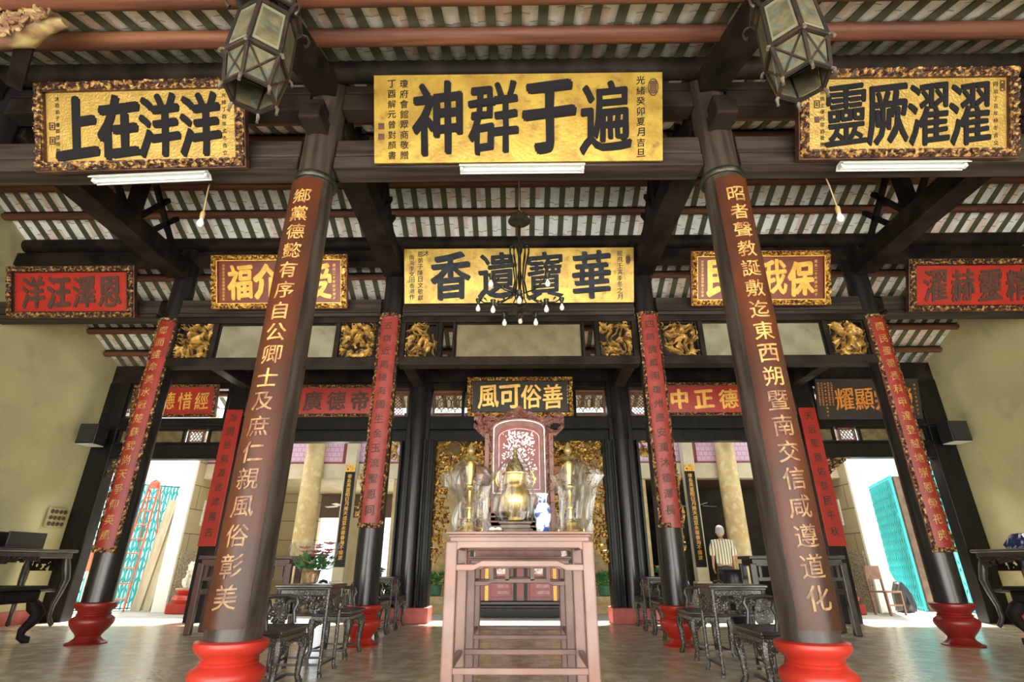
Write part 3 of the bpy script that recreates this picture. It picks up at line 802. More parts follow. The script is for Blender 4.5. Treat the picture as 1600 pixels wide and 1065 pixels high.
board('frameless gold board with four slate-coloured characters, behind the chandelier', -1.88, 1.90, B2, 4.95, .90, GOLD, '香遺寶華', GCH2, .62, .76, .10, .92, small=(
    ('沐', .095, .96, .88, .10), ('恩弟子陳日文敬獻', .07, .96, .05, .09), ('南海李文田香港作', .033, .90, .07, .085), ('龍飛壬寅季冬之月', .94, .95, .05, .09)), seals=((.975,.78,.07,.16,'oval',DCHAR),), thick=.04)
FGD = mat('gilt_frame_red_ground', (.22, .05, .02), (.12, .03, .02), 8, .4)
for (a, b, zb, ch, lab) in ((-5.06,-2.81, 4.86, '福介茲受', 'maroon board with gold characters in a bright gilded frame, left of the middle board'), (2.82,5.08, 4.87, '民黎我保', 'maroon board with gold characters in a bright gilded frame, right of the middle board')):
    board(lab, a, b, B2, zb, .90, MAROON, ch, GCHAR, .40, .56, .11, .89, frame=.105, fmat=GILTF, fdark=FGD, hole=None, ffreq=18, rim=GCHAR, small=(
        ('道光二十年歲次庚子', .90, .84, .16, .05), ('沐恩治子瓊南眾信士敬奉', .085, .84, .16, .045)), off=.055, group='maroon boards over the rear frieze', jit=.03)
for (a, b, zb, ch, lab) in ((-8.42,-6.30, 4.72, '洋汪澤恩', 'red board with brown characters hanging by the left plaster wall'), (6.30,8.50, 4.74, '濯赫靈精', 'red board with brown characters hanging by the right plaster wall')):
    board(lab, a, b, B2, zb, .86, RED, ch, DCHAR, .36, .50, .10, .90, frame=.11, fmat=GILTD, fdark=FDK, rim=DARK, small=(
        ('同治七年歲次戊辰吉旦', .93, .86, .14, .05), ('沐恩弟子眾信等敬送', .055, .86, .14, .05)), off=.055)
B3 = 10.72
board('black board with gold characters in a gold scroll frame, over the carved screen', -1.09, 1.14, B3, 3.82, .84, MATTEB, '風可俗善', GCHAR, .42, .50, .10, .91, frame=.10, fmat=GILTF, fdark=DARK, hole=None, off=.03, small=(('光緒八年壬午', .955, .8, .3, .05), ('海南眾商立石', .04, .8, .3, .05)), tilt=R(14))
FRD = mat('red_board_border', (.10, .03, .02), (.22, .12, .06), 12, .5)
board('red board with gold characters behind the left outer column', -8.2, -6.4, B3, 3.83, .70, RED, '正德惜經', GCHAR, .28, .36, .12, .92, frame=.07, fmat=GILTD, fdark=FRD, tilt=R(10), off=.025)
board('red board with dark characters between the left front column and the rear column', -5.35, -3.02, B3, 3.83, .68, RED, '運廣德帝', DCHAR, .38, .40, .10, .96, frame=.07, fmat=GILTD, fdark=FRD, tilt=R(8))
board('red board with gold characters between the rear column and the right front column', 3.02, 5.35, B3, 3.83, .70, RED, '中正德龍', GCHAR, .38, .40, .04, .92, frame=.07, fmat=GILTD, fdark=FRD, tilt=R(8))
board('black board with orange characters and fine gold columns of text, behind the right outer column', 6.22, 8.35, B3, 3.74, .84, MATTEB, '耀顯宗榮', OCHAR, .38, .46, .17, .93, tilt=R(12), small=(
    ('咸豐二年歲次壬子', .96, .9, .08, .045),)+tuple(('瓊州府會館眾商同敬立', .025+.032*k, .92, .34 if k != 2 else .06, .04) for k in range(5)), off=.03)
# plain red vertical boards on the screen posts
for s_ in (-1, 1):
    sd = 'left' if s_ < 0 else 'right'
    t = thing('couplet_board', 'flat red vertical board half hidden behind the %s front column' % sd, 'couplet board', (s_*5.98, 10.66, 1.3), (R(90),0,0))
    MB().box(-.17, .17, 0, 2.68, -.03, 0).build('panel', RED, t, bevel=.006)
    for i, ch in enumerate('海國慈航渡迷津萬古' if s_ < 0 else '天后聖德佑黎民千秋'):
        m = MB(); put_char(m, ch, 0, 2.5-.28*i, .001, .15, .17); m.build('character', DCHAR, t)

# ================================================================ ALTAR TABLES
def altar_table(label, Y0, Y1, H, hump, m, m2=None, low=.36, half=.5, struts=False):
    t = thing('altar_table', label, 'table', (0, (Y0+Y1)/2, 0))
    d = (Y1-Y0)/2; lw = .078
    MB().box(-half-.0, half+.0, -d-.02, d+.02, H-.018, H).box(-half+.015, half-.015, -d, d, H-.035, H-.018).build('tabletop', m, t, bevel=.006)
    MB().box(-half+.03, half-.03, -d+.02, d-.02, H-.06, H-.035).build('waist', m2 or m, t)
    for sx_ in (-1, 1):
        for sy in (-1, 1):
            b = MB(); x0 = sx_*half; x1 = sx_*(half-lw)
            b.box(min(x0,x1), max(x0,x1), sy*d-(lw if sy > 0 else 0), sy*d+(lw if sy < 0 else 0), 0, H-.06)
            b.build('leg', m if sy < 0 else (m2 or m), t, bevel=.012)
    for sy in (-1, 1):
        y0 = sy*d-(.05 if sy > 0 else -.01); y1 = y0+.04
        q = half-lw+.01
        # apron with rounded inner corners
        pts = [(-q,H-.06),(q,H-.06),(q,H-.135),(q-.012,H-.118),(q-.035,H-.105),(-q+.035,H-.105),(-q+.012,H-.118),(-q,H-.135)]
        MB().prism([(x,z) for x,z in pts], -y1, -y0, M=Matrix.Rotation(R(90),4,'X')).build('apron', m if sy < 0 else (m2 or m), t, bevel=.006)
        pts = [(-q,hump-.045),(-q+.12,hump-.045),(-q+.17,hump-.022),(q-.17,hump-.022),(q-.12,hump-.045),(q,hump-.045),(q,hump-.005),(q-.13,hump-.005),(q-.18,hump+.018),(-q+.18,hump+.018),(-q+.13,hump-.005),(-q,hump-.005)]
        MB().prism(pts[::-1], -y1, -y0, M=Matrix.Rotation(R(90),4,'X')).build('hump_stretcher', m if sy < 0 else (m2 or m), t, bevel=.006)
        MB().box(-q, q, y0, y1, low, low+.038).build('stretcher', m if sy < 0 else (m2 or m), t, bevel=.006)
        if struts:
            for x in (-.27, -.12, .12, .27): MB().box(x-.018, x+.018, y0, y1, hump, H-.1).build('strut', m, t)
    for sx_ in (-1, 1):
        x = sx_*(half-.04)
        MB().box(x-.02, x+.02, -d+lw-.01, d-lw+.01, low, low+.038).build('stretcher', m2 or m, t, bevel=.006)
        MB().box(x-.02, x+.02, -d+lw-.01, d-lw+.01, hump-.04, hump).build('stretcher', m2 or m, t, bevel=.006)
        MB().box(x-.02, x+.02, -d+lw-.01, d-lw+.01, H-.105, H-.06).build('apron', m2 or m, t, bevel=.006)
    return t
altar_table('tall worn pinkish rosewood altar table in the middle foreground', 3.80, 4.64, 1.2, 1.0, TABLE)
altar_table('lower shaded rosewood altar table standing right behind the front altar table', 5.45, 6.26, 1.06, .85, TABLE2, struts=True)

# carved standing screen with pearl inlay
def screen():
    t = thing('standing_screen', 'reddish carved standing screen with pearl-inlaid arched panel, behind the brass vessels', 'screen', (0, 5.9, 1.06), (R(90),0,0))
    def arch(w, y0, y1, rise, n=14):
        return [(-w,y0),(w,y0)]+[(w*math.cos(PI*k/n) if 0 < k < n else (w if k == 0 else -w), y1+rise*math.sin(PI*k/n)) for k in range(n+1)]
    MB().prism(arch(.31, .0, 1.36, .12), -.03, .0).build('panel_frame', SCREENW, t, bevel=.004)
    MB().prism(arch(.24, .62, 1.28, .11), .0, .012).build('panel', mat('dark_red_panel', (.22,.05,.04), (.16,.035,.03), 6, .25), t)
    # pearl line borders
    for w, y0, y1, rs, r_ in ((.285, .64, 1.345, .105, .008), (.225, .68, 1.25, .10, .004)):
        pts = [(x, y, .012) for x, y in arch(w, y0, y1, rs)]; pts.append(pts[0])
        MB().tube(pts, r_, 6).build('pearl_border', PEARL, t)
    # inlay picture: blossom branches
    rnd = random.Random(4); g = MB()
    for k in range(430):
        a = rnd.gauss(0, .11); b = .72+rnd.random()*.60
        if abs(a) > .19: continue
        r1, r2, th = .006+rnd.random()*.016, .004+rnd.random()*.008, rnd.random()*PI
        n = 7
        g.prism([(a+r1*math.cos(2*PI*i/n)*math.cos(th)-r2*math.sin(2*PI*i/n)*math.sin(th), b+r1*math.cos(2*PI*i/n)*math.sin(th)+r2*math.sin(2*PI*i/n)*math.cos(th)) for i in range(n)], .012, .017+k*1e-5)
    o = g.build('pearl_picture', PEARL, t)
    # carved surround
    def keep(x, y):
        e = .385+.012*math.sin(y*30) if y < 1.25 else .39+.13*min(1, (y-1.25)/.12)
        if y < .12: e = .46
        if abs(x) > e: return False
        if y > 1.50+.015*math.cos(x*40)+.12*max(0,1-abs(x)/.2)+ (.03 if abs(x) > .42 else 0): return False
        inside = abs(x) < .295 and y < 1.36+.12*math.sqrt(max(0, 1-(x/.31)**2))
        return not inside
    MB().relief(-.54, .54, .45, 1.62, 90, 100, amp=.035, base=.01, hole=.05, seed=6, freq=17, keep=keep, M=Matrix.Translation((0,0,-.02))).build('carved_surround', SCREENW, t)
    b = MB()
    b.box(-.42, .42, 0, .06, -.16, .16).box(-.40, .40, .06, .44, -.03, .0)
    for k in range(7): b.box(-.36, .36, .09+k*.05, .11+k*.05, 0, .012)
    for s_ in (-1, 1): b.box(s_*.36-.025, s_*.36+.025, .0, 1.30, -.04, .015)
    b.build('stand', SCREENW, t, bevel=.004)
screen()

# wrapped brass candlesticks, censer, vase, plate
def film(name, prof, seed, amp, seg=40, c=(0,0,0), lean=(0,0)):
    m = MB().lathe(prof, (0,0,0), seg)
    out = []
    zmax = max(z for r, z in prof)
    for x, y, z in m.v:
        a = math.atan2(y, x); r = math.hypot(x, y)
        n = noise.noise(Vector((math.cos(a)*2.2+seed, math.sin(a)*2.2, z*7)))+.9*abs(noise.noise(Vector((math.cos(a)*5, seed+math.sin(a)*5, z*9))))+.5*noise.noise(Vector((math.cos(a)*14, seed+math.sin(a)*14, z*22)))
        r2 = r*(1+amp*n)
        out.append((r2*math.cos(a)+lean[0]*z, r2*math.sin(a)+lean[1]*z, z+.01*n))
    m.v = out
    m.f = [f for f in m.f if len(f) == 4]
    return m
def candlestick(label, x, seed, lean):
    t = thing('candlestick', label, 'candlestick', (x, 4.05, 1.201))
    MB().lathe([(.085,0),(.088,.02),(.07,.035),(.05,.05),(.055,.07),(.04,.085),(.018,.10),(.016,.16),(.026,.17),(.026,.185),(.016,.20),(.015,.30),(.03,.315),(.032,.33),(.018,.345),(.02,.36),(.034,.47),(.034,.50),(.026,.505),(.026,.51)], seg=24).build('stem', BRASS, t, smooth=True)
    MB().lathe([(.02,.51),(.05,.525),(.062,.54),(.058,.545),(.03,.54),(.012,.56),(.03,.58),(.034,.60),(.02,.63),(.006,.66)], seg=20).build('finial', mat('old_brass', (.35,.25,.09), (.2,.15,.06), 20, .4, metal=.6), t, smooth=True)
    for k in range(3):
        a = 2*PI*k/3+.4
        MB().tube([(.05*math.cos(a),.05*math.sin(a),.03),(.10*math.cos(a),.10*math.sin(a),.035),(.105*math.cos(a),.105*math.sin(a),.0)], [.016,.014,.018], 8).build('foot', BRASS, t, smooth=True)
    w = tag(film('film', [(.12,.004),(.115,.10),(.10,.22),(.13,.32),(.15,.40),(.13,.46),(.06,.51),(.035,.52)], seed, .55, 56, lean=lean).build('cellophane_wrap', FILM, loc=(x+.02, 4.05, 1.2)),
            'crumpled clear cellophane wrapped round the %s brass candlestick' % ('left' if x < 0 else 'right'), 'wrap')
candlestick('tall brass candlestick on the altar table, left of the censer', -.37, 1.3, (-.06, 0))
candlestick('tall brass candlestick on the altar table, right of the blue and white vase', .375, 5.1, (.10, 0))
t = thing('censer', 'polished brass incense burner with a pierced lid, on a carved wooden stand', 'censer', (-.03, 4.07, 1.2))
st = MB().cb(0,0,.015,.25,.2,.03).cb(0,0,.045,.22,.17,.03).cb(0,0,.07,.24,.19,.018)
for a in (-1,1):
    for b in (-1,1): st.cb(a*.11, b*.085, .01, .035, .035, .02)
st.build('stand', mat('censer_stand_wood', (.14,.10,.07), (.08,.055,.04), 12, .5), t, bevel=.006)
MB().lathe([(.045,.08),(.06,.09),(.055,.11),(.075,.13),(.10,.17),(.112,.22),(.112,.26),(.10,.30),(.08,.325),(.075,.335),(.095,.35),(.098,.365),(.09,.37),(.09,.415),(.10,.42),(.10,.43),(.07,.44)], seg=32).build('bowl', BRASS, t, smooth=True)
MB().lathe([(.075,.435),(.07,.46),(.052,.50),(.03,.53),(.02,.54),(.022,.56),(.012,.58),(.02,.60),(.008,.63)], seg=20).build('lid', mat('pierced_brass_lid', (.5,.38,.14), (.12,.09,.04), 45, .4, metal=.6), t, smooth=True)
for s_ in (-1, 1):
    MB().tube([(s_*.09,0,.33),(s_*.13,0,.34),(s_*.145,0,.38),(s_*.135,0,.43),(s_*.12,0,.45)], .009, 8).build('handle', BRASS, t, smooth=True)
tag(film('film', [(.125,.085),(.135,.14),(.14,.25),(.12,.33),(.125,.42),(.10,.48),(.05,.54),(.02,.60)], 8.2, .34, 56).build('cellophane_wrap', FILM, loc=(-.03, 4.07, 1.2)),
    'crinkled clear cellophane wrapped round the brass incense burner', 'wrap')
v = MB().lathe([(.04,0),(.045,.01),(.048,.03),(.06,.10),(.064,.15),(.055,.19),(.035,.205),(.033,.215),(.036,.25),(.045,.265),(.046,.27),(.036,.268),(.03,.25),(.028,.2)], seg=32).build('vase', PORC, smooth=True, loc=(.168, 4.0, 1.2))
tag(v, 'blue and white porcelain vase between the censer and the right candlestick', 'vase')
pl = MB().lathe([(.02,0),(.035,.004),(.06,.014),(.058,.016),(.03,.008)], seg=24).build('plate', PORW, smooth=True, loc=(-.17, 3.93, 1.2)); tag(pl, 'small pale plate holding two white buns, at the front of the altar table', 'plate')
for k, dx in enumerate((-.022, .022)):
    b = MB().lathe([(.016,0),(.024,.008),(.022,.02),(.01,.028),(.002,.029)], seg=16).build('white_bun', mat('white_bun', (.8,.76,.6), None, rough=.6), smooth=True, loc=(-.17+dx, 3.93, 1.209))
    tag(b, '%s of the two white buns on the small plate' % ('left' if k == 0 else 'right'), 'bun', 'white buns on the small plate')

# ================================================================ CARVED CHAIRS AND TEA TABLES
def chair_proto():
    t = thing('carved_chair', 'dark carved chair', 'chair', (0,0,0), group='carved armchairs along the column rows')
    # local front is +X
    MB().box(-.24,.24,-.31,.31,.455,.485).box(-.225,.225,-.295,.295,.435,.455).build('seat', FURN, t, bevel=.008)
    ap = MB(); ap.box(-.225,.225,-.295,.295,.365,.435)
    ap.build('apron', INLAY, t, bevel=.008)
    for (M_, w, nm) in ((XF((.225,0,.30), R(90), 0, R(90)), .25, 'carved_fringe'), (XF((0,-.295,.30), R(90)), .19, 'carved_fringe'), (XF((0,.295,.30), R(90), 0, R(180)), .19, 'carved_fringe')):
        MB().relief(-w, w, 0, .09, 34, 8, amp=.015, base=.008, hole=.12, seed=w, freq=20, keep=lambda x, y, w=w: y > .085-.085*max(0,(abs(x)/w-.35)/.65)-.02*abs(math.sin(x*22)), M=M_).build(nm, INLAY, t)
    for a in (-1, 1):
        for b in (-1, 1):
            x, y = a*.205, b*.275
            MB().tube([(x,y,.40),(x+a*.012,y+b*.012,.33),(x,y,.22),(x-a*.006,y-b*.006,.08),(x+a*.012,y+b*.012,.03),(x+a*.016,y+b*.016,0)], [.042,.044,.034,.026,.034,.03], 8).build('leg', INLAY, t, smooth=True)
    for (p, q) in (((-.2,-.27,.085),(.2,-.27,.085)),((-.2,.27,.085),(.2,.27,.085)),((-.2,-.27,.085),(-.2,.27,.085)),((.1,-.27,.085),(.1,.27,.085))):
        MB().bar(p, q, .024).build('stretcher', FURN, t)
    # back: frame with scrolled top and carved inlaid panel
    bk = MB()
    bk.tube([(-.215,-.28,.485),(-.225,-.285,.62),(-.225,-.25,.70),(-.23,-.16,.735),(-.235,-.10,.79),(-.24,0,.80),(-.235,.10,.79),(-.23,.16,.735),(-.225,.25,.70),(-.225,.285,.62),(-.215,.28,.485)], .02, 8)
    bo = bk.build('backrest', FURN, t, smooth=True)
    MB().relief(-.15, .15, 0, .27, 30, 28, amp=.012, base=.008, hole=.22, seed=2.2, freq=17, keep=lambda x, y: abs(x) < .12+.03*math.sin(y*22), M=XF((-.225,0,.49), R(90), 0, R(90))).build('carved_panel', INLAY, bo)
    for s_ in (-1, 1):
        MB().tube([(-.222,s_*.283,.70),(-.10,s_*.295,.715),(.02,s_*.30,.715),(.09,s_*.30,.70),(.105,s_*.30,.66),(.08,s_*.298,.60),(.09,s_*.296,.54),(.10,s_*.294,.487)], [.018,.018,.02,.021,.02,.018,.018,.02], 8).build('armrest', FURN, t, smooth=True)
        MB().relief(-.16, .04, 0, .20, 16, 16, amp=.01, base=.006, hole=.3, seed=4+s_, freq=18, keep=lambda x, y: abs(x+.06) < .07+.02*math.sin(y*24), M=XF((0,s_*.292,.49), R(90))).build('arm_panel', INLAY, t)
    return t
def tea_table_proto():
    t = thing('tea_table', 'dark tea table', 'side table', (0,0,0), group='carved tea tables between the armchairs')
    MB().box(-.29,.29,-.25,.25,.775,.80).box(-.275,.275,-.235,.235,.755,.775).build('tabletop', FURN, t, bevel=.006)
    MB().box(-.255,.255,-.215,.215,.70,.755).build('apron', INLAY, t, bevel=.006)
    for (M_, w) in ((XF((.255,0,.545), R(90), 0, R(90)), .20), (XF((0,-.215,.545), R(90)), .24), (XF((0,.215,.545), R(90), 0, R(180)), .24), (XF((-.255,0,.545), R(90), 0, R(-90)), .20)):
        MB().relief(-w, w, 0, .155, 34, 14, amp=.012, base=.006, hole=.28, seed=w*3, freq=17, M=M_).build('carved_panel', INLAY, t)
    for a in (-1, 1):
        for b in (-1, 1):
            x, y = a*.25, b*.21
            MB().tube([(x,y,.76),(x,y,.55),(x,y,.2),(x,y,.04),(x+a*.012,y+b*.012,.02),(x+a*.012,y+b*.012,0)], [.024,.022,.018,.018,.024,.022], 8).build('leg', INLAY if a > 0 else FURN, t, smooth=True)
    MB().box(-.25,.25,-.21,.21,.515,.54).build('shelf', FURN, t, bevel=.004)
    for (p, q) in (((-.25,-.21,.1),(.25,-.21,.1)),((-.25,.21,.1),(.25,.21,.1)),((-.25,-.21,.1),(-.25,.21,.1)),((.25,-.21,.1),(.25,.21,.1))):
        MB().bar(p, q, .02).build('stretcher', FURN, t)
    return t
ch = chair_proto(); tt = tea_table_proto(); first_c = first_t = True
order = ['nearest the camera', 'just before the rear column', 'just beyond the rear column', 'farthest, against the screen wall']
for s_ in (-1, 1):
    sd = 'left' if s_ < 0 else 'right'
    for k, y in enumerate((5.20, 7.12, 8.78, 10.05)):
        lab = 'dark pearl-inlaid carved armchair in the %s row, %s' % (sd, order[k])
        loc = (s_*2.20, y, 0) if k < 2 else (s_*2.26, y, 0); rz = 0 if s_ < 0 else PI
        if first_c: ch.location = loc; ch.rotation_euler[2] = rz; ch['label'] = lab; first_c = False
        else: dup(ch, loc, rz, lab)
    for k, y in enumerate((6.05, 9.42)):
        lab = ('dark pearl-inlaid tea table in the %s row, ' % sd) + (('in front, holding the wrapped flower pot' if s_ < 0 else 'in front, with an empty top') if k == 0 else 'at the back between the two far armchairs')
        loc = (s_*2.18, y, 0) if k < 1 else (s_*2.3, y, 0)
        if first_t: tt.location = loc; tt['label'] = lab; first_t = False; tt.rotation_euler[2] = 0
        else: dup(tt, loc, 0 if s_ < 0 else PI, lab)
# flower pots
def leaves(n, rx, rz, z0, size, seed):
    m = MB(); rnd = random.Random(seed)
    for k in range(n):
        a = rnd.random()*2*PI; u = rnd.random()**.5; z = z0+rnd.random()*rz
        p = Vector((rx*u*math.cos(a), rx*u*math.sin(a), z)); d = Vector((math.cos(a)+rnd.gauss(0,.4), math.sin(a)+rnd.gauss(0,.4), rnd.random()*.9)).normalized()
        s_ = d.cross(Vector((0,0,1))).normalized()*size*.35; up = Vector((0,0,size*.12))
        m.add([p, p+d*size*.5+s_, p+d*size+up, p+d*size*.5-s_, p+d*size*.5+up], [(0,1,4),(1,2,4),(2,3,4),(3,0,4),(0,3,1),(1,3,2)])
    return m
def blooms(n, rx, rz, z0, size, seed):
    m = MB(); rnd = random.Random(seed)
    for k in range(n):
        a = rnd.random()*2*PI; u = rnd.random()**.5; c = Vector((rx*u*math.cos(a), rx*u*math.sin(a), z0+rnd.random()*rz))
        for j in range(6):
            b = 2*PI*j/6; d = Vector((math.cos(b), math.sin(b)*.8, .35)); q = Vector((-math.sin(b), math.cos(b), 0))
            m.add([c, c+d*size*.6+q*size*.28, c+d*size, c+d*size*.6-q*size*.28, c+d*size*.5+Vector((0,0,-.006))], [(0,1,2,3),(0,3,4),(0,4,1),(1,4,2),(2,4,3)])
    return m
def flowerpot(label, loc, s_, fm, wrap=True, pot=None, seed=1, bl=16):
    t = thing('potted_flowers', label, 'potted plant', loc)
    MB().lathe([(.055*s_,0),(.07*s_,.01*s_),(.085*s_,.12*s_),(.095*s_,.125*s_),(.09*s_,.135*s_),(.075*s_,.12*s_)], seg=20).build('pot', pot or WICK, t, smooth=True)
    MB().lathe([(.078*s_,.11*s_),(.02*s_,.118*s_)], seg=16).build('soil', mat('soil', (.05,.03,.02)), t)
    MB().tube([(0,0,.1*s_),(.005,0,.25*s_)], .012*s_, 6).build('stem', LEAF, t)
    f_ = leaves(110, .17*s_, .14*s_, .13*s_, .09*s_, seed).build('leaves', LEAF, t); f_['kind'] = 'stuff'
    f_ = blooms(bl, .16*s_, .16*s_, .25*s_, .085*s_, seed+1).build('blossoms', fm, t); f_['kind'] = 'stuff'
    if wrap:
        w = film('f', [(.09*s_,.0),(.10*s_,.10*s_),(.19*s_,.20*s_),(.25*s_,.32*s_),(.25*s_,.42*s_)], seed+.3, .22, 40).build('cellophane', FILM, t)
    return t
flowerpot('pink flowers in a wicker pot wrapped in clear cellophane, on the left tea table', (-2.2, 6.05, .806), .95, FLOW, seed=11)
flowerpot('small bright yellow and orange flowers on the far left tea table', (-2.3, 9.42, .80), .42, mat('yellow_petals', (.7,.6,.05), (.7,.3,.04), 20, .5), False, mat('brown_pot', (.18,.07,.03)), 21, 10)
flowerpot('small cream flowers in a brown pot on the far right tea table', (2.3, 9.42, .80), .42, mat('cream_petals', (.75,.6,.3), (.6,.25,.15), 20, .5), False, mat('brown_pot', (.18,.07,.03)), 22, 10)

# ================================================================ LANTERNS
def lantern(label, X, Y, z0, rz, top, sd):
    t = thing('palace_lantern', label, 'lantern', (X, Y, z0), (0,0,rz)); t.scale = (.82,.82,.82)
    rings = [(.20,0),(.245,.33),(.225,.84),(.27,.92),(.22,1.14)]
    def P(i, k): r, z = rings[i]; a = PI/3*k+PI/6; return Vector((r*math.cos(a), r*math.sin(a), z))
    fr = MB()
    for i in range(5):
        for k in range(6): fr.bar(P(i,k), P(i,(k+1)%6), .032 if i in (1,2) else .026)
    for i in range(4):
        for k in range(6): fr.bar(P(i,k), P(i+1,k), .034 if i == 1 else .026)
    fr.build('frame', LANT, t)
    for k in range(6):
        for i in (1, 0, 3):
            a, b, c, d = P(i,k), P(i,(k+1)%6), P(i+1,(k+1)%6), P(i+1,k)
            cc = (a+b+c+d)/4; n = Vector((cc.x, cc.y, 0)).normalized()
            f_ = .80 if i == 1 else .86
            def q(f, o): return [cc+(p-cc)*f+n*o for p in (a,b,c,d)]
            if i == 1:
                o1 = q(.86, .0); o2 = q(.86, .008)
                pn = MB().add(o1+o2, [(0,3,2,1),(4,5,6,7),(0,1,5,4),(1,2,6,5),(2,3,7,6),(3,0,4,7)]).build('glass_pane', GLASSE, t)
                o1 = q(.70, .009); o2 = q(.70, .012)
                MB().add(o1+o2, [(0,3,2,1),(4,5,6,7),(0,1,5,4),(1,2,6,5),(2,3,7,6),(3,0,4,7)]).build('painted_picture', GLASSP, pn)
                e = MB(); o3 = q(.90, .012)
                for j in range(4): e.bar(o3[j], o3[(j+1)%4], .010)
                e.build('pane_moulding', LANT, pn)
            else:
                o1 = q(.84, -.012); o2 = q(.84, -.006)
                MB().add(o1+o2, [(0,3,2,1),(4,5,6,7),(0,1,5,4),(1,2,6,5),(2,3,7,6),(3,0,4,7)]).build('lower_pane' if i == 0 else 'upper_pane', GLASSP, t)
                if i == 0:
                    e = MB(); e.bar(P(0,k)*1.0, P(1,(k+1)%6), .014); e.bar(P(0,(k+1)%6), P(1,k), .014); e.build('cross_bars', LANT, t)
        # finials and hooks
        p = P(0,k); d = Vector((p.x,p.y,0)).normalized()
        MB().tube([p, p+d*.02+Vector((0,0,-.03)), p+d*.02+Vector((0,0,-.075)), p+d*.02+Vector((0,0,-.09))], [.012,.016,.01,.014], 8).build('finial', mat('pale_finial', (.13,.11,.085), (.06,.05,.04), 20, .4), t, smooth=True)
        p = P(1,k)
        MB().tube([p, p+d*.035+Vector((0,0,-.01)), p+d*.045+Vector((0,0,-.05))], [.014,.012,.014], 8).build('knob', mat('pale_finial', (.25,.22,.17)), t, smooth=True)
        p = P(3,k)
        MB().tube([p, p+d*.05+Vector((0,0,.01)), p+d*.08+Vector((0,0,-.03)), p+d*.07+Vector((0,0,-.10)), p+d*.04+Vector((0,0,-.12))], [.014,.014,.012,.012,.018], 8).build('dragon_hook', LANT, t, smooth=True)
    MB().tube([(0,0,1.14),(0,0,(top-z0)/.82)], .012, 8).build('hanging_rod', IRON, t)
    b = MB()
    for k in range(6): b.bar(P(4,k), Vector((0,0,1.2)), .018)
    b.build('top_spider', IRON, t)
    return t
lantern('hexagonal glass palace lantern with painted panes, hanging at the top left', -1.81, 2.6, 3.93, R(8), 5.45, 0)
lantern('hexagonal glass palace lantern with painted panes, hanging at the top right', 1.93, 2.6, 3.98, R(-14), 5.45, 1)

# ================================================================ CHANDELIER
def chandelier():
    t = thing('chandelier', 'iron chandelier with clear bulbs on curled arms, hanging before the second gold board', 'chandelier', (.02, 6.5, 4.06)); t.scale = (1.12,1.12,1.12)
    MB().tube([(0,0,1.5),(0,0,2.50)], .008, 8).build('hanging_rod', mat('pale_rod', (.5,.42,.3)), t)
    cup = MB().lathe([(.03,1.36),(.08,1.40),(.12,1.43),(.15,1.45),(.10,1.47),(.05,1.50),(.03,1.52)], seg=20).build('crown', IRON, t, smooth=True)
    g = MB()
    for k in range(9):
        a = 2*PI*k/9
        g.tube([(.08*math.cos(a),.08*math.sin(a),1.46),(.13*math.cos(a+.2),.13*math.sin(a+.2),1.50),(.10*math.cos(a+.5),.10*math.sin(a+.5),1.55),(.05*math.cos(a+.6),.05*math.sin(a+.6),1.53)], .008, 5)
    g.build('crown_scrolls', IRON, cup, smooth=True)
    MB().lathe([(.004,.02),(.03,.04),(.05,.07),(.03,.10),(.08,.12),(.10,.13),(.045,.16),(.03,.22),(.05,.30),(.03,.36),(.018,.45),(.03,.62),(.018,.70),(.02,.92),(.04,1.0),(.02,1.06),(.016,1.36)], seg=20).build('stem', IRON, t, smooth=True)
    n = 10
    for k in range(n):
        a = 2*PI*k/n+.3; ro = .56 if k % 2 == 0 else .34; zo = .30 if k % 2 == 0 else .14
        c, s_ = math.cos(a), math.sin(a)
        pr = [(.02,.98),(.06,1.10),(.12,1.08),(.13,.98),(.09,.80),(.06,.55),(.10,.33),(ro*.55,.20+zo*.3),(ro*.85,zo+.02),(ro,zo+.09)]
        # smooth the profile
        P_ = []
        for i in range(len(pr)-1):
            for f in (0, .5): P_.append((pr[i][0]*(1-f)+pr[i+1][0]*f, pr[i][1]*(1-f)+pr[i+1][1]*f))
        P_.append(pr[-1])
        ar = MB().tube([(r*c, r*s_, z) for r, z in P_], .009, 6).build('arm', IRON, t, smooth=True)
        tip = (ro*c, ro*s_, zo+.06)
        MB().lathe([(.02,.03),(.035,.025),(.03,.0),(.018,-.03),(.017,-.055)], tip, 12).build('bulb_holder', IRON, ar, smooth=True)
        MB().lathe([(.012,-.052),(.014,-.065),(.028,-.095),(.031,-.115),(.024,-.137),(.004,-.148)], tip, 16).build('bulb', BULB, ar, smooth=True)
        lf = MB()
        for (r, z) in ((ro*.6, .2+zo*.3), (ro*.8, zo+.05)):
            for q in (-1, 1):
                p = Vector((r*c, r*s_, z)); d = Vector((c*.3-q*s_, s_*.3+q*c, .5)).normalized()*.06; w = Vector((c, s_, 0))*.018
                lf.add([p, p+d*.5+w, p+d, p+d*.5-w, p+d*.5+Vector((0,0,-.008))], [(0,1,2,3),(0,4,1),(1,4,2),(2,4,3),(3,4,0)])
        lf.build('leaf_ornament', IRON, ar)
chandelier()

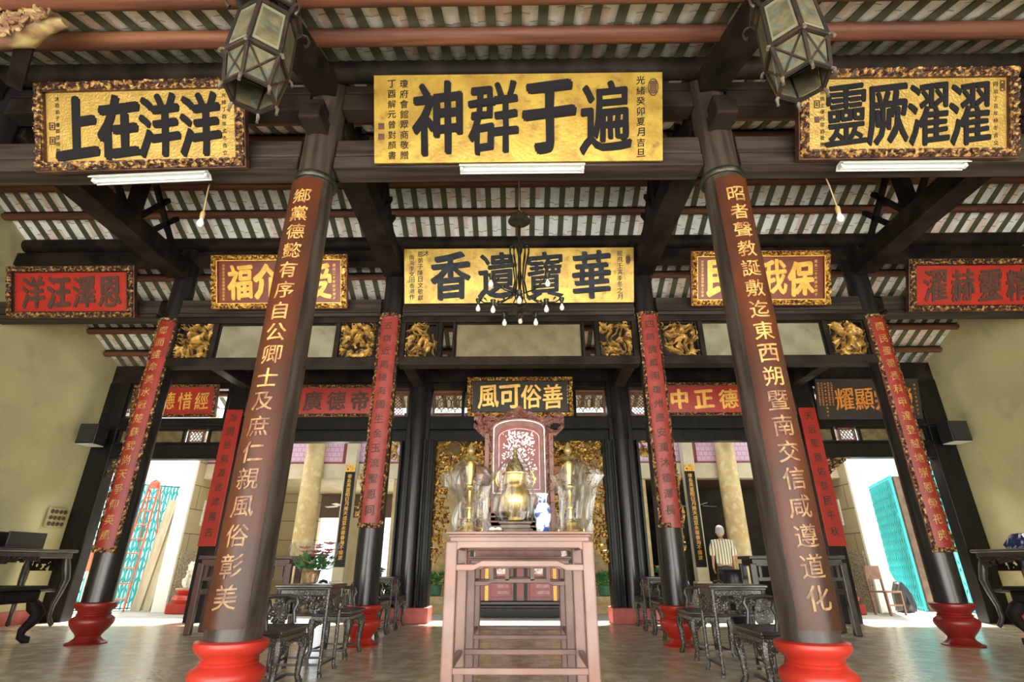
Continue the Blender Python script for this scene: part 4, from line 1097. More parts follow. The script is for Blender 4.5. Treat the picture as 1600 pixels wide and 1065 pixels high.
# ================================================================ FLUORESCENT FIXTURES, PENDANT BULBS
def tube_light(label, xa, xb, z, roll=0):
    w = (xb-xa)/2
    t = thing('tube_light', label, 'ceiling light', ((xa+xb)/2, 4.2, z), (0, roll, 0), 'fluorescent fixtures under the three top boards')
    pts = [(-.07,.0),(-.035,.045),(.035,.045),(.07,.0),(.06,-.004),(.03,.03),(-.03,.03),(-.06,-.004)]
    MB().prism(pts, -w, w, M=Matrix.Rotation(R(90),4,'Z') @ Matrix.Rotation(R(90),4,'X')).build('reflector', WHITE, t)
    MB().tube([(-w+.04,0,-.004),(w-.04,0,-.004)], .014, 12).build('tube', TUBE, t, smooth=True)
    for s_ in (-1, 1):
        MB().cb(s_*(w-.02), 0, .005, .03, .05, .05).build('end_cap', WHITE, t, bevel=.004)
        MB().cb(s_*(w*.7), 0.02, .06, .03, .03, .04).build('clip', IRON, t)
    return t
tube_light('white fluorescent fixture under the top left gold board', -4.30, -3.13, 4.585, R(-2.5))
tube_light('white fluorescent fixture under the top centre gold board', -.585, .675, 4.66)
tube_light('white fluorescent fixture under the top right gold board', 3.22, 4.48, 4.65)
for s_, lx in ((-1, .10), (1, .12)):
    sd = 'left' if s_ < 0 else 'right'
    t = thing('pendant_bulb', 'bare bulb on a slanting yellowish cord, %s bay' % sd, 'light bulb', (s_*3.46, 4.72, 4.40))
    dx = .14 if s_ < 0 else -.22
    MB().tube([(0,0,.16),(dx*.4,-.1,.36),(dx,-.22,.62)], .007, 6).build('cord', mat('yellowed_cord', (.42,.30,.14)), t)
    MB().lathe([(.02,.16),(.026,.14),(.024,.08),(.018,.07)], seg=12).build('socket', mat('yellowed_cord', (.42,.30,.14)), t, smooth=True)
    MB().lathe([(.014,.075),(.02,.06),(.036,.02),(.036,0),(.026,-.025),(.004,-.035)], seg=18).build('bulb', BULB, t, smooth=True)

# loudspeakers on the wall, wall plaque
for s_ in (-1, 1):
    sd = 'left' if s_ < 0 else 'right'
    t = thing('loudspeaker', 'black wall loudspeaker high on the %s wall at the end of the screen' % sd, 'speaker', (s_*8.66, 10.45, 3.20))
    MB().box(-.19,.19,-.16,.16,0,.40).build('cabinet', BLACKP, t, bevel=.015)
    MB().box(-.17,.17,-.175,-.162,.02,.38).build('grille', mat('speaker_grille', (.03,.03,.032), (.012,.012,.012), 90, .6), t)
    MB().box(s_*.19, s_*.235, -.04, .04, .12, .28).build('bracket', mat('white_bracket', (.6,.6,.58)), t) if s_ > 0 else MB().box(-.235,-.19,-.04,.04,.12,.28).build('bracket', mat('white_bracket', (.6,.6,.58)), t)
    MB().box(-.17,.17,-.15,.15,-.015,-.002).build('base_strip', mat('white_bracket', (.6,.6,.58)), t)
t = thing('wall_plaque', 'small yellowed plaque with dark medallions on the left wall', 'plaque', (-8.88, 10.45, 1.62), (R(90),0,R(90)))
MB().box(-.22,.22,0,.36,0,.03).build('plate', mat('yellowed_plaque', (.45,.40,.20), (.35,.30,.15), 10, .6), t, bevel=.006)
for j in range(3):
    for i in range(4): MB().lathe([(.038,0),(.038,.012),(.02,.018)], (-.15+i*.1,.07+j*.11,.03), 12).build('medallion', mat('plaque_medallion', (.06,.05,.03)), t)

# ================================================================ BEYOND THE SCREEN WALL
# stepped platform and the wall behind the shrine
for k, (y0, y1, z) in enumerate(((12.6, 13.0, .16), (13.0, 13.4, .32), (13.4, 18, .48))):
    struct(MB().box(-2.9, 2.9, y0, y1, -.005, z).build('step', STONE, bevel=.01), 'stone steps up to the shrine')
struct(MB().box(-2.6, 2.6, 15.0, 15.3, .48, 4.6).build('wall_shrine', STONE))
struct(MB().box(-2.9, 2.9, 12.9, 16, 4.3, 4.5).build('ceiling_shrine', DARK))
t = thing('shrine_carving', 'gilded carved shrine front with small hanging tablets, seen through the central doorway', 'shrine', (0, 14.6, .48), (R(90),0,0))
MB().box(-1.5, 1.5, 0, 3.6, -.2, 0).build('backboard', mat('shrine_dark_wood', (.10,.045,.02), (.05,.025,.015), 8, .5), t)
MB().relief(-1.5, 1.5, .7, 3.6, 130, 124, amp=.06, base=.01, hole=.22, seed=14, freq=9, keep=lambda x, y: abs(x) > .62+.15*math.sin(y*5) or y > 3.1).build('carving', GILT, t)
for s_ in (-1, 1):
    MB().box(s_*1.05-.12, s_*1.05+.12, 2.62, 2.95, .08, .10).build('tablet', mat('orange_tablet', (.75,.32,.12), (.65,.25,.1), 9, .5), t)
    m = MB(); put_char(m, '玉' if s_ > 0 else '林', s_*.92, 2.15, .10, .26, .26, .03); put_char(m, '英', s_*.92, 1.7, .10, .24, .26, .03); m.build('character', GCHAR, t)
# red pearl-inlaid cabinet altar
t = thing('red_cabinet', 'red lacquer altar cabinet with pearl inlay, seen under the two altar tables', 'cabinet', (0, 12.1, .0))
MB().box(-1.35, 1.35, -.28, .28, .22, .30).box(-1.25, 1.25, -.24, .24, .16, .22).build('base', BLACKP, t, bevel=.02)
MB().prism([(-1.0,.16),(1.0,.16),(.72,-.0),(-.72,-.0)][::-1], -.2, .2, M=Matrix.Rotation(R(90),4,'X')).build('foot_apron', LACQ, t)
MB().box(-1.12, 1.12, -.2, .2, .30, 1.32).build('body', REDPANE, t)
for k, x in enumerate((-1.0, -.68, -.10, .12, .72, 1.04)):
    MB().box(x-.035, x+.035, -.235, -.2, .30, 1.32).build('gilt_post', GCHAR if k in (1,4) else LACQ, t)
for k, (a, b) in enumerate(((-.60,-.18),(.20,.64))):
    d = MB().box(a, b, -.225, -.2, .36, .92).build('door', REDPANE, t, bevel=.005)
    for j in range(4): MB().box(a+.13, b-.04, -.232, -.225, .42+.12*j, .48+.12*j).build('pearl_strip', mat('pale_rose_pearl', (.36,.17,.16), (.28,.06,.06), 12, .3), d)
    MB().relief(a+.1, b-.03, .80, 1.02, 14, 8, amp=.01, hole=.3, seed=k+30, freq=14, M=XF((0,-.235,0), R(90))).build('pearl_flowers', PEARL, d)
for (a, b) in ((-.95,-.76),(-.55,-.2),(.2,.62),(.78,.98)):
    MB().relief(a, b, 1.05, 1.28, 14, 9, amp=.01, hole=.25, seed=a, freq=16, M=XF((0,-.215,0), R(90))).build('pearl_frieze', PEARL, t)
MB().box(-1.25, 1.25, -.28, .28, 1.32, 1.37).build('top', LACQ, t, bevel=.01)
# potted plants by the steps
for s_ in (-1, 1):
    flowerpot('green potted plant on the steps, %s of the altar' % ('left' if s_ < 0 else 'right'), (s_*1.92, 13.2, .32), 1.7, mat('pale_bud', (.45,.55,.3)), False, mat('green_glazed_pot', (.04,.16,.10), (.06,.22,.12), 8, .3), 41+s_, 6)

# stone columns, cream pillars with black couplets, beams, mosaic fascia
for s_ in (-1, 1):
    sd = 'left' if s_ < 0 else 'right'
    t = thing('stone_column', 'round yellow stone column in the courtyard, seen through the %s side opening' % sd, 'column', (s_*5.05, 13.0, 0))
    MB().lathe([(.30,0),(.32,.1),(.27,.2),(.24,.26)], seg=28).build('base', STONE, t, smooth=True)
    MB().lathe([(.235,.26),(.235,2.5),(.215,4.6)], seg=32).build('shaft', STONE, t, smooth=True)
    t = thing('cream_pillar', 'square cream stone pillar beyond the %s side opening, carrying the black couplet' % sd, 'pillar', (s_*4.12, 13.05, 0))
    MB().cb(0,0,2.3,.26,.26,4.0).build('shaft', CSTONE, t, bevel=.01)
    MB().cb(0,0,.15,.52,.52,.30).cb(0,0,.45,.34,.34,.36).build('base', CSTONE, t, bevel=.02)
    t = thing('couplet_board', 'narrow black couplet with tiny gold characters on the cream pillar, %s side' % sd, 'couplet board', (s_*4.09, 12.885, .92), (R(90),0,0))
    MB().box(-.12, .12, 0, 2.25, -.03, 0).build('panel', LACQ, t, bevel=.006)
    MB().relief(-.12, .12, 2.12, 2.28, 12, 8, amp=.02, hole=.2, seed=3, freq=20).build('gilded_top', GCHAR, t)
    for i, c_ in enumerate('瓊島英靈昭日月南天俎豆永馨香海不揚波'):
        m = MB(); put_char(m, c_, 0, 2.02-.107*i, .001, .10, .095, .012); m.build('character', GCHAR, t)
    x0, x1 = sorted((s_*3.0, s_*7.85))
    struct(MB().box(x0, x1, 13.25, 13.55, 2.93, 3.30).build('court_beam', CSTONE, bevel=.01))
    MBx = MB().box(x0, x1, 13.30, 13.5, 3.34, 4.6).build('mosaic_fascia', PINKT); struct(MBx)
    struct(MB().box(x0, x1, 13.26, 13.52, 3.30, 3.34).build('trim_fascia', mat('maroon_trim', (.22,.05,.05))))
    xx = sorted((s_*4.30, s_*4.42)); struct(MB().box(xx[0], xx[1], 13.2, 13.3, 3.34, 4.6).build('trim_fascia', mat('maroon_trim', (.22,.05,.05))))
    # gallery behind
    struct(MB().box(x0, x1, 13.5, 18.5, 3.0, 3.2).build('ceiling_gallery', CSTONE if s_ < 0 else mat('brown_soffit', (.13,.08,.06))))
    struct(MB().box(x0, x1, 13.4, 19, -.005, .12).build('gallery_floor', CSTONE))
    struct(MB().box(min(s_*7.85,s_*8.1), max(s_*7.85,s_*8.1), 12.95, 18.5, 0, 4.6).build('wall_gallery_'+sd, BLOCK))
    struct(MB().box(min(s_*7.81,s_*7.85), max(s_*7.81,s_*7.85), 13.0, 15.2, 0, 1.27).build('dado', GRAN))
    struct(MB().box(min(s_*7.85,s_*8.15), max(s_*7.85,s_*8.15), 12.88, 12.95, 0, 4.6).build('trim_'+('1' if s_ < 0 else '2'), mat('white_edge', (.8,.8,.72), None, rough=.7)))
    pp = MB().box(min(s_*7.82,s_*7.845), max(s_*7.82,s_*7.845), 13.5, 13.85, 1.85, 2.45).build('paper_notice', PAPER); tag(pp, 'white paper notice pasted on the %s stone block wall' % sd, 'notice')
    # gallery partition toward the shrine
    struct(MB().box(min(s_*2.9,s_*3.15), max(s_*2.9,s_*3.15), 13.5, 18.5, 0, 4.6).build('wall_shrine_side', STONE))
    # outer courtyard walls
    struct(MB().box(min(s_*12.2,s_*12.4), max(s_*12.2,s_*12.4), 11.1, 20, 0, 3.2).build('wall_court_'+sd, WWALL))
    struct(MB().box(min(s_*8.0,s_*12.4), max(s_*8.0,s_*12.4), 18, 18.2, 0, 4.6).build('wall_court_back_'+sd, WWALL))
# left gallery back wall has a bright opening, right one is painted near-black for interior shade
struct(MB().box(-7.85, -6.2, 17.0, 17.2, 0, 3.1).build('wall_gallery_back', BLOCK))
struct(MB().box(-6.2, -3.1, 17.0, 17.2, 2.3, 3.1).build('wall_gallery_back', mat('brown_soffit', (.13,.08,.06))))
struct(MB().box(-5.2, -4.9, 17.0, 17.2, 0, 2.3).build('wall_gallery_back', CSTONE))
struct(MB().box(3.1, 7.85, 18.0, 18.2, 0, 3.1).build('wall_gallery_back', mat('interior_shade', (.03,.025,.02), (.05,.04,.03), 3, .8)))
struct(MB().box(4.2, 7.85, 16.0, 16.1, 0, 3.1).box(4.2, 4.3, 14.6, 16.1, 0, 3.1).build('wall_dark_backing', mat('interior_shade', (.03,.025,.02))))  # dark walls whose colour stands in for the shaded interior
for s_ in (-1, 1):
    sd = 'left' if s_ < 0 else 'right'
    t = thing('ceiling_fan', 'dark ceiling fan in the gallery beyond the %s side opening' % sd, 'fan', (s_*4.75, 14.6, 2.42))
    MB().tube([(0,0,.0),(0,0,.58)], .02, 8).build('rod', BLACKP, t)
    MB().lathe([(.02,.08),(.10,.05),(.12,0),(.09,-.05),(.03,-.08)], seg=20).build('motor', IRON, t, smooth=True)
    for k in range(3):
        a = 2*PI*k/3+.5
        MB().box(.1, .62, -.06, .06, -.01, .0, M=XF((0,0,0),R(10),0,a)).build('blade', mat('pale_fan_blade', (.6,.58,.5)), t)
# white framed notice on gallery wall left
fr = MB().box(-7.84,-7.80, 15.4, 15.9, 2.0, 2.6).build('framed_picture', PAPER); tag(fr, 'pale framed picture on the grey gallery wall, left of the yellow column', 'picture')

# folding teal gates
def gate(label, a, b, h, n, waves=.10):
    a, b = Vector((*a,0)), Vector((*b,0)); L = (b-a).length; ang = math.atan2((b-a).y, (b-a).x)
    t = thing('folding_gate', label, 'gate', a, (0,0,ang))
    for i in range(n+1):
        x = L*i/n; MB().cb(x, 0, h/2, .035, .05, h).build('upright', TEAL, t)
    rows = max(3, int(h/.42))
    for i in range(n):
        x0, x1 = L*i/n, L*(i+1)/n
        m = MB()
        for j in range(rows):
            z0 = .08+(h-.16)*j/rows; z1 = .08+(h-.16)*(j+1)/rows
            m.bar((x0,.035,z0),(x1,.035,z1), .022, .008, up=(0,1,0)); m.bar((x0,.048,z1),(x1,.048,z0), .022, .008, up=(0,1,0))
        m.build('lattice', TEALD, t)
    for z in (.03, h-.03): MB().bar((0,-.03,z),(L,-.03,z), .05, .03).build('rail', TEALD, t)
    for i in range(n):
        x = L*(i+.5)/n; MB().tube([(x,0,.05),(x,0,h-.05)], .026, 6).build('picket', TEAL, t)
    return t
gate('teal folding lattice gate closing the left courtyard, behind the orange ladder', (-10.9,12.25), (-8.45,14.35), 2.85, 22)
gate('teal folding gate panel pushed back in the right courtyard, left of the outer column', (9.17,13.4), (9.9,15.4), 3.0, 12)
gate('teal folding gate panel in the right courtyard, right of the outer column', (9.45,13.0), (11.0,12.2), 3.2, 13)
# A-frame ladder, planks, orange box, crate, chair, lion statues
def ladder():
    t = thing('stepladder', 'orange steel stepladder with a rounded top, in front of the left teal gate', 'ladder', (-9.10, 13.3, 0))
    h = 2.75
    for s_ in (-1, 1):
        MB().tube([(s_*.22,-.25,0),(s_*.13,.05,h),(s_*.10,.06,h+.12),(0,.06,h+.17)], .022, 8).build('rail', ORANGE, t, smooth=True)
        MB().tube([(s_*.30,.55,0),(s_*.13,.12,h-.05)], .018, 8).build('rear_leg', ORANGE, t, smooth=True)
    for k in range(8):
        f = (k+.8)/8.6; y = -.25+.30*f; w = .22-.09*f
        MB().tube([(-w,y,h*f),(w,y,h*f)], .015, 8).build('rung', ORANGE, t, smooth=True)
    MB().cb(0,.07,h+.05,.2,.1,.16).build('top_cap', ORANGE, t, bevel=.02)
ladder()
t = thing('planks', 'pale wooden planks leaning upright between the ladder and the stone wall', 'planks', (-8.58, 13.3, 0))
for k in range(3): MB().box(-.11,.11,-.02,.02,0,2.45-.1*k, M=XF((k*.2-.2,k*.05,0),R(-4),R(4),0)).build('plank', PLANK, t, bevel=.004)
MB().tube([(.25,.06,0),(.22,.06,2.55)], .02, 8).build('pole', mat('pale_pole', (.6,.56,.45)), t)
t = thing('orange_box', 'orange slatted box on pale legs in front of the left teal gate', 'box', (-9.55, 12.4, 0))
MB().box(-.24,.24,-.16,.16,.85,1.30).build('body', mat('orange_wood', (.55,.16,.06), (.42,.11,.04), 8, .5, stretch=(9,1,1)), t, bevel=.01)
MB().box(-.27,.27,-.19,.19,1.30,1.38).build('lid', mat('red_brown_lid', (.28,.05,.03), None, rough=.3), t, bevel=.02)
for a in (-1,1):
    for b in (-1,1): MB().tube([(a*.27,b*.15,0),(a*.21,b*.13,.85)], .02, 8).build('leg', mat('pale_leg', (.5,.42,.32)), t)
def lion(label, X, Y, s_):
    t = thing('lion_statue', label, 'statue', (X, Y, .542), (0,0,R(20)*-s_))
    b = MB()
    b.lathe([(.10,-.04),(.15,.04),(.155,.14),(.13,.24),(.10,.32),(.06,.36)], (0,.02,0), 18)
    b.lathe([(.02,-.10),(.09,-.07),(.115,0),(.10,.07),(.05,.11),(.01,.12)], (0,-.08,.38), 18)
    for a in (-1,1):
        b.tube([(a*.08,-.06,.24),(a*.09,-.14,.12),(a*.09,-.15,.02),(a*.09,-.19,.0)], [.045,.04,.035,.04], 10)
        b.tube([(a*.10,.08,.12),(a*.15,.02,.10),(a*.14,-.08,.03)], [.07,.06,.035], 10)
        b.lathe([(.03,0),(.02,.035),(.004,.05)], (a*.07,-.06,.46), 10)
    b.tube([(0,.14,.08),(0,.22,.18),(0,.20,.30),(0,.24,.36)], [.03,.035,.04,.02], 8)
    b.lathe([(.02,-.05),(.055,-.03),(.055,.03),(.02,.05)], (0,-.18,.36), 12)
    b.build('body', PORW, t, smooth=True)
    g = MB()
    for k in range(30):
        a = k*2.4; z = .28+.2*random.random()
        g.lathe([(.005,-.03),(.03,-.01),(.028,.015),(.005,.03)], (.115*math.cos(a), -.03+.10*math.sin(a), z), 8)
    g.build('mane', mat('amber_mane', (.6,.33,.10), (.75,.7,.6), 12, .4), t, smooth=True)
    pd = thing('pedestal', label.replace('glazed lion statue', 'red turned stone pedestal under the glazed lion').replace(' on a red pedestal',''), 'pedestal', (X, Y, 0))
    MB().cb(0,0,.10,.62,.5,.20).build('plinth', BASER, pd, bevel=.015)
    MB().lathe([(.24,.20),(.25,.22),(.31,.27),(.31,.33),(.25,.38),(.20,.40),(.21,.42),(.28,.45),(.28,.47)], seg=32).build('body', BASER, pd, smooth=True)
    MB().cb(0,0,.485,.46,.36,.03).build('slab', CSTONE, pd)
lion('pale glazed lion statue on a red pedestal outside the left gate opening', -7.3, 12.75, -1)
lion('pale glazed lion statue on a red pedestal outside the right gate opening', 7.0, 12.75, 1)
t = thing('wooden_chair', 'plain brown wooden chair with debris on it, beside the right lion pedestal', 'chair', (7.80, 12.5, 0), (0,0,R(15)))
BW = mat('brown_chair_wood', (.25,.12,.07), (.18,.08,.05), 6, .5)
MB().box(-.21,.21,-.2,.2,.43,.46).build('seat', BW, t, bevel=.006)
for a in (-1,1):
    MB().bar((a*.19,-.18,0),(a*.19,-.18,.43),.035).build('leg', BW, t); MB().bar((a*.19,.19,0),(a*.19,.23,.95),.035).build('leg', BW, t)
MB().box(-.19,.19,.2,.23,.68,.95).build('backrest', BW, t); MB().box(-.19,.19,-.19,-.17,.18,.21).build('stretcher', BW, t)
def lump(label, cat, name, loc, rx, ry, rz_, m_, seed, grp=None):
    b = MB().lathe([(.02,0),(.9,.02),(1,.25),(.8,.6),(.4,.9),(.02,1)], seg=18)
    out = []
    for x, y, z in b.v:
        n = 1+.35*noise.noise(Vector((x*2+seed, y*2, z*3)))
        out.append((x*rx*n, y*ry*n, z*rz_*n))
    b.v = out
    return tag(b.build(name, m_, loc=loc), label, cat, grp)
lump('white plastic sheet bundled behind the wooden chair in the right courtyard', 'plastic sheet', 'plastic_sheet', (8.95, 14.3, 0), .35, .3, .95, WWALL, 3)
lump('black rubbish bag between the wooden chair and the teal gate panel', 'bag', 'rubbish_bag', (8.62, 13.25, 0), .22, .25, .62, BLACKP, 9)
for k, (x, y) in enumerate(((8.0,12.9),(8.4,12.6),(8.9,12.7),(9.3,12.4),(8.15,12.15),(8.8,12.2))):
    lump('flattened pale rag, %s in the scatter on the right courtyard floor' % ('first','second','third','fourth','fifth','sixth')[k], 'rag', 'rag', (x, y, 0), .16, .10, .03, mat('rag_grey', (.4,.38,.33)), k, 'rags scattered on the courtyard floor')
t = thing('brown_post', 'brown timber doorpost beside the teal gate panel in the right courtyard', 'post', (9.42, 13.55, 0)); MB().cb(0,0,1.5,.22,.14,3.0).build('shaft', mat('brown_post_wood', (.30,.13,.08), (.2,.08,.05), 5, .6), t)

# long dark side tables between the column rows (left and right), with flowers on the right one
for s_ in (-1, 1):
    sd = 'left' if s_ < 0 else 'right'
    X0 = s_*3.75; t = thing('side_altar', 'long dark railed side table standing beyond the %s row of armchairs' % sd, 'table', (s_*4.35, 9.2, 0))
    m_ = FURN if s_ > 0 else mat('red_brown_furniture', (.09,.035,.028), (.06,.025,.02), 4, .4)
    MB().box(-.75,.75,-.25,.25,1.06,1.11).build('tabletop', m_, t, bevel=.01)
    MB().box(-.70,.70,-.22,.22,.96,1.06).build('apron', m_, t, bevel=.006)
    for a in (-1,1):
        for b in (-1,1): MB().box(a*.70-.05,a*.70+.05,b*.2-.04,b*.2+.04,0,1.0).build('leg', m_, t, bevel=.01)
    for a in (-1,1): MB().box(a*.70-.04,a*.70+.04,-.2,.2,.55,.62).build('stretcher', m_, t)
    for k in range(9):
        x = -.6+k*.15; MB().box(x-.02,x+.02,-.22,-.19,.80,.96).build('baluster', m_, t)
    MB().box(-.7,.7,-.22,-.18,.75,.80).build('rail', m_, t)
    MB().box(-.7,.7,.16,.2,.3,.36).build('stretcher', m_, t)
flowerpot('red poinsettia on the long dark table, right of the standing man', (4.55, 9.2, 1.116), .85, FLOR, True, mat('green_glazed_pot', (.04,.16,.10)), 61, 20)
flowerpot('small pink and cream flowers on the red-brown table behind the left front column', (-4.35, 9.2, 1.11), .8, FLOW, False, mat('brown_pot', (.18,.07,.03)), 71, 16)
t = thing('incense_urn', 'black lacquered urn with a green band, standing below the man', 'urn', (3.75, 10.2, 0))
MB().lathe([(.16,0),(.18,.03),(.15,.08),(.20,.2),(.24,.40),(.25,.70),(.22,.82),(.24,.86),(.25,.90),(.22,.90),(.20,.8)], seg=28).build('body', BLACKP, t, smooth=True)
MB().lathe([(.252,.52),(.258,.54),(.258,.60),(.252,.62)], seg=28).build('green_band', mat('green_band', (.02,.25,.17)), t, smooth=True)

# side tables by the plaster walls
def curved_leg(x, y, sx_, sy, h, m_, t, k=1.0):
    pts = []
    for f, o, r in ((1,0,.055),(.86,.03,.085),(.68,.075,.08),(.5,.05,.062),(.3,.0,.05),(.15,.0,.045),(.06,.045,.05),(.0,.07,.045)):
        pts.append(((x+sx_*o*k, y+sy*o*k, max(.03, h*f)), r*k))
    MB().tube([p for p, r in pts], [r for p, r in pts], 10).build('leg', m_, t, smooth=True)
for s_ in (-1, 1):
    sd = 'left' if s_ < 0 else 'right'
    t = thing('kang_table', 'low dark table with heavy curved legs before the tall table, %s wall' % sd, 'table', (s_*7.25, 7.62, 0))
    MB().box(-.55,.55,-.55,.55,.66,.71).build('tabletop', DARK, t, bevel=.015)
    MB().box(-.50,.50,-.50,.50,.50,.66).build('apron', DARK, t, bevel=.03)
    for a in (-1,1):
        for b in (-1,1): curved_leg(a*.44, b*.44, a, b, .52, DARK, t, 1.1)
    t = thing('tall_side_table', 'tall dark carved altar table against the %s plaster wall' % sd, 'table', (s_*8.35, 9.10, 0))
    MB().box(-.42,.42,-.97,.97,1.17,1.22).build('tabletop', FURN, t, bevel=.015)
    MB().box(-.38,.38,-.91,.91,1.08,1.17).build('waist', FURN, t, bevel=.01)
    for sg in (-1, 1):
        MB().relief(-.88, .88, 0, .22, 70, 10, amp=.02, base=.012, hole=.22, seed=3+s_, freq=12, keep=lambda x, y: y > .2-.2*abs(x/1.05)**2-.05, M=XF((sg*.37,0,.88), R(90), 0, R(90)*sg)).build('carved_apron', DARK, t)
    for sg in (-1, 1):
        MB().relief(-.35, .35, 0, .22, 30, 10, amp=.02, base=.012, hole=.2, seed=13+s_, freq=12, M=XF((0,sg*.90,.88), R(90), 0, 0 if sg < 0 else PI)).build('carved_apron', DARK, t)
    for a in (-1,1):
        for b in (-1,1): curved_leg(a*.33, b*.85, a, b, 1.1, FURN, t, .75)
    MB().box(-.33,.33,-.84,.84,.55,.60).build('shelf', FURN, t, bevel=.01)
t = thing('black_box', 'black open box standing on the tall table by the left wall', 'box', (-8.35, 9.3, 1.221))
MB().box(-.15,.15,-.42,.30,0,.03).box(-.15,.15,.27,.30,.03,.26).box(.12,.15,-.42,.30,.03,.26).box(-.15,-.12,-.42,.30,.03,.26).build('case', BLACKP, t, bevel=.006)
t = lump('dark blue and white porcelain figure on the tall table by the right wall', 'figurine', 'figurine', (8.3, 9.4, 1.221), .20, .26, .24, mat('blue_black_glaze', (.02,.03,.09), (.35,.4,.5), 6, .2, lo=.55, hi=.6), 5)
# gilded carved brackets close to the camera, cut by the top corners
for s_ in (-1,):
    sd = 'left' if s_ < 0 else 'right'
    t = thing('gilded_bracket', 'worn gilded carved bracket cut off by the top %s corner of the view' % sd, 'bracket', (-4.50, 3.2, 5.30) if s_ < 0 else (5.05, 3.2, 5.25))
    BR = mat('worn_gilt_bracket', (.50,.40,.17), (.22,.12,.07), 5, .55)
    b = MB(); rnd = random.Random(3)
    pts = [(-.45,0,-.25),(-.30,-.03,-.08),(-.12,0,.06),(.06,.02,.10),(.22,0,.20),(.40,0,.22)]
    b.tube([Vector(p) for p in pts], [.05,.09,.12,.12,.09,.04], 12)
    for k in range(90):
        f = rnd.random()*4.99; i = int(f); p = Vector(pts[i]).lerp(Vector(pts[i+1]), f-i)+Vector((0, -.07-rnd.random()*.06, rnd.gauss(0,.07)))
        a0 = rnd.random()*6; rr = .03+rnd.random()*.04; sg = rnd.choice((-1,1))
        b.tube([p+Vector((rr*(1-j/9)*math.cos(a0+sg*j*.75), -.03*j/8, rr*(1-j/9)*math.sin(a0+sg*j*.75))) for j in range(8)], [.022-.0012*j for j in range(8)], 7)
    b.v = [tuple(Vector(p)*(1)+Vector((noise.noise(Vector(p)*9),noise.noise(Vector(p)*9+Vector((5,0,0))),noise.noise(Vector(p)*9+Vector((0,7,0)))))*.03) for p in b.v]
    if s_ > 0: b.v = [(-x, y, z) for x, y, z in b.v]; b.f = [tuple(reversed(f)) for f in b.f]
    b.build('carving', BR, t, smooth=True)
    MB().bar((0,.1,.1),(-s_*-.5,.55,.1), .12).build('arm', DARK, t)

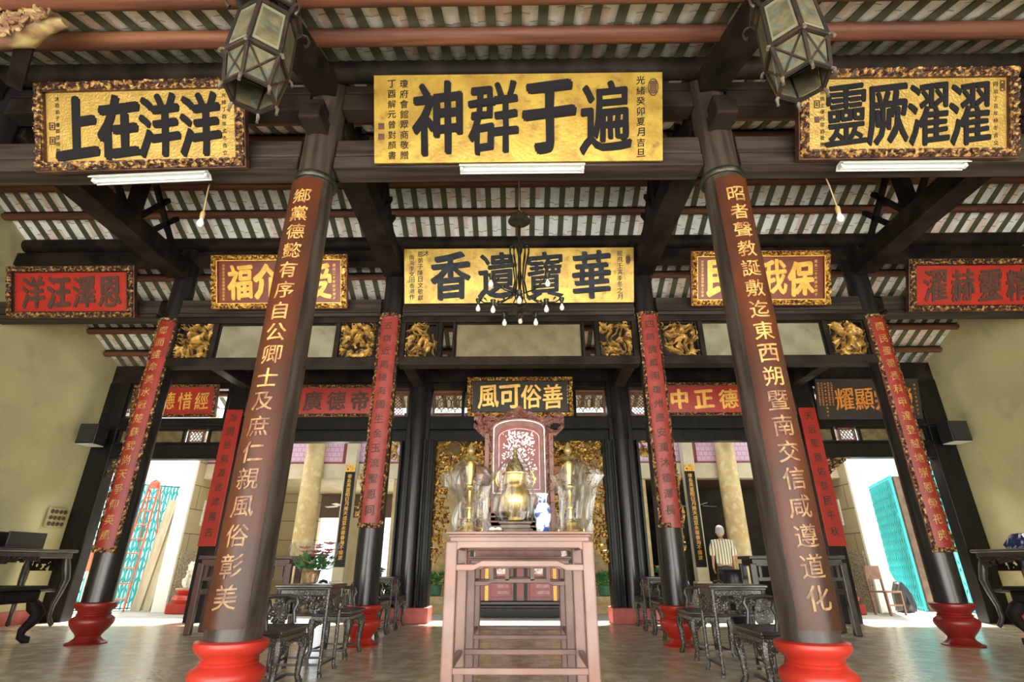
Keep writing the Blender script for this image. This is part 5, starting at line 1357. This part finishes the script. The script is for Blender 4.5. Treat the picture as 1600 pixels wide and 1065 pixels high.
# ================================================================ THE MAN
def skin_mesh(name, verts, edges, radii, m_, parent, sub=2, root=0):
    me = bpy.data.meshes.new(name); me.from_pydata(verts, edges, []); me.materials.append(m_)
    o = bpy.data.objects.new(name, me); COL.objects.link(o); o.parent = parent
    md = o.modifiers.new('skin', 'SKIN'); md.use_smooth_shade = True
    for i, r_ in enumerate(radii):
        sv = me.skin_vertices[0].data[i]; sv.radius = r_ if isinstance(r_, tuple) else (r_, r_); sv.use_root = (i == root)
    s2 = o.modifiers.new('sub', 'SUBSURF'); s2.levels = sub; s2.render_levels = sub
    return o
def man():
    t = thing('person', 'grey-haired person in a striped shirt and dark trousers, seen from behind in the courtyard', 'person', (4.36, 12.2, -.005), (0,0,R(-6)))
    H = 1.70
    # body (facing +Y, away from the hall), pelvis first
    V = [(0,0,.92),(0,.0,1.08),(0,-.01,1.25),(0,-.01,1.40),(0,0,1.47),(0,.015,1.53),  # pelvis..neck
         (-.17,0,1.40),(-.21,0,1.18),(-.215,.05,.97),(.17,0,1.40),(.21,0,1.18),(.215,.05,.97),
         (-.09,0,.86),(-.10,.02,.50),(-.10,-.01,.10),(-.10,.12,.04),(.09,0,.86),(.10,.02,.50),(.10,-.01,.10),(.10,.12,.04)]
    E_ = [(0,1),(1,2),(2,3),(3,4),(4,5),(3,6),(6,7),(7,8),(3,9),(9,10),(10,11),(0,12),(12,13),(13,14),(14,15),(0,16),(16,17),(17,18),(18,19)]
    Rr = [(.15,.10),(.15,.10),(.155,.105),(.13,.09),(.055,.055),(.05,.05),(.055,.055),(.04,.04),(.026,.026),(.055,.055),(.04,.04),(.026,.026),
          (.085,.085),(.055,.055),(.036,.036),(.04,.03),(.085,.085),(.055,.055),(.036,.036),(.04,.03)]
    n = len(V)
    # hands: palm + five fingers each
    for s_, w in ((-1,8),(1,11)):
        wx, wy, wz = V[w]
        p = len(V); V.append((wx, wy+.01, wz-.06)); Rr.append((.018,.03)); E_.append((w,p))
        for k in range(4):
            a = len(V); yy = wy-.02+.02*k; l = (.06,.07,.068,.052)[k]
            V += [(wx-s_*.004, yy, wz-.10), (wx-s_*.012, yy+.003, wz-.10-l*.55), (wx-s_*.026, yy+.004, wz-.10-l)]; Rr += [.0095,.009,.007]; E_ += [(p,a),(a,a+1),(a+1,a+2)]
        a = len(V); V += [(wx-s_*.008, wy+.045, wz-.07), (wx-s_*.02, wy+.06, wz-.105)]; Rr += [.010,.008]; E_ += [(p,a),(a,a+1)]
    body = skin_mesh('body', V, E_, Rr, SKIN, t)
    # head
    hm = MB().lathe([(.012,-.12),(.045,-.105),(.068,-.06),(.078,0),(.08,.04),(.07,.085),(.04,.115),(.005,.125)], (0,.02,1.635), 20)
    hm.v = [(x*.95, (y-.02)*1.18+.02, z) for x, y, z in hm.v]
    hm.tube([(0,.10,1.65),(0,.128,1.62),(0,.115,1.61)], [.008,.014,.010], 8)                      # nose
    for s_ in (-1, 1):
        hm.lathe([(.004,-.03),(.016,-.015),(.02,.01),(.012,.03),(.002,.034)], (s_*.078,.015,1.63), 8)  # ears
    hd = hm.build('head', SKIN, t, smooth=True)
    for s_ in (-1, 1): MB().lathe([(.001,-.011),(.009,-.006),(.011,0),(.009,.006),(.001,.011)], (s_*.03,.098,1.655), 10).build('eye', mat('eye_white', (.7,.7,.65)), hd, smooth=True)
    MB().tube([(-.025,.098,1.585),(0,.105,1.583),(.025,.098,1.585)], .006, 6).build('mouth', mat('lip', (.4,.15,.12)), hd, smooth=True)
    hr = MB().lathe([(.074,-.055),(.086,-.02),(.09,.04),(.08,.09),(.048,.128),(.005,.14)], (0,.008,1.635), 22)
    hr.v = [(x*.97+.006*noise.noise(Vector((x,y,z))*40), (y-.008)*1.12+.0, z+.006*noise.noise(Vector((y,z,x))*40)) for x, y, z in hr.v]
    hr.f = [f for f in hr.f if not (sum(hr.v[i][1] for i in f)/len(f) > .055 and sum(hr.v[i][2] for i in f)/len(f) < 1.70)]
    hr.build('hair', HAIRG, t, smooth=True)
    # shirt and trousers
    SV = [(0,0,.93),(0,0,1.10),(0,-.01,1.26),(0,-.012,1.40),(0,-.0,1.475),(-.17,0,1.405),(-.215,0,1.25),(-.22,.01,1.14),(.17,0,1.405),(.215,0,1.25),(.22,.01,1.14)]
    skin_mesh('shirt', SV, [(0,1),(1,2),(2,3),(3,4),(3,5),(5,6),(6,7),(3,8),(8,9),(9,10)], [(.19,.13),(.18,.125),(.185,.125),(.19,.125),(.085,.08),(.095,.09),(.08,.08),(.078,.078),(.095,.09),(.08,.08),(.078,.078)], STRIPE, t, root=0)
    TV = [(0,0,.93),(0,0,1.02),(-.095,0,.82),(-.105,.02,.48),(-.105,0,.10),(.095,0,.82),(.105,.02,.48),(.105,0,.10)]
    skin_mesh('trousers', TV, [(0,1),(0,2),(2,3),(3,4),(0,5),(5,6),(6,7)], [(.165,.115),(.165,.12),(.105,.105),(.085,.085),(.072,.072),(.105,.105),(.085,.085),(.072,.072)], TROU, t)
    for s_ in (-1, 1): MB().tube([(s_*.10,-.05,.035),(s_*.10,.05,.04),(s_*.10,.17,.03)], [.045,.05,.035], 12).build('shoe', BLACKP, t, smooth=True)
man()
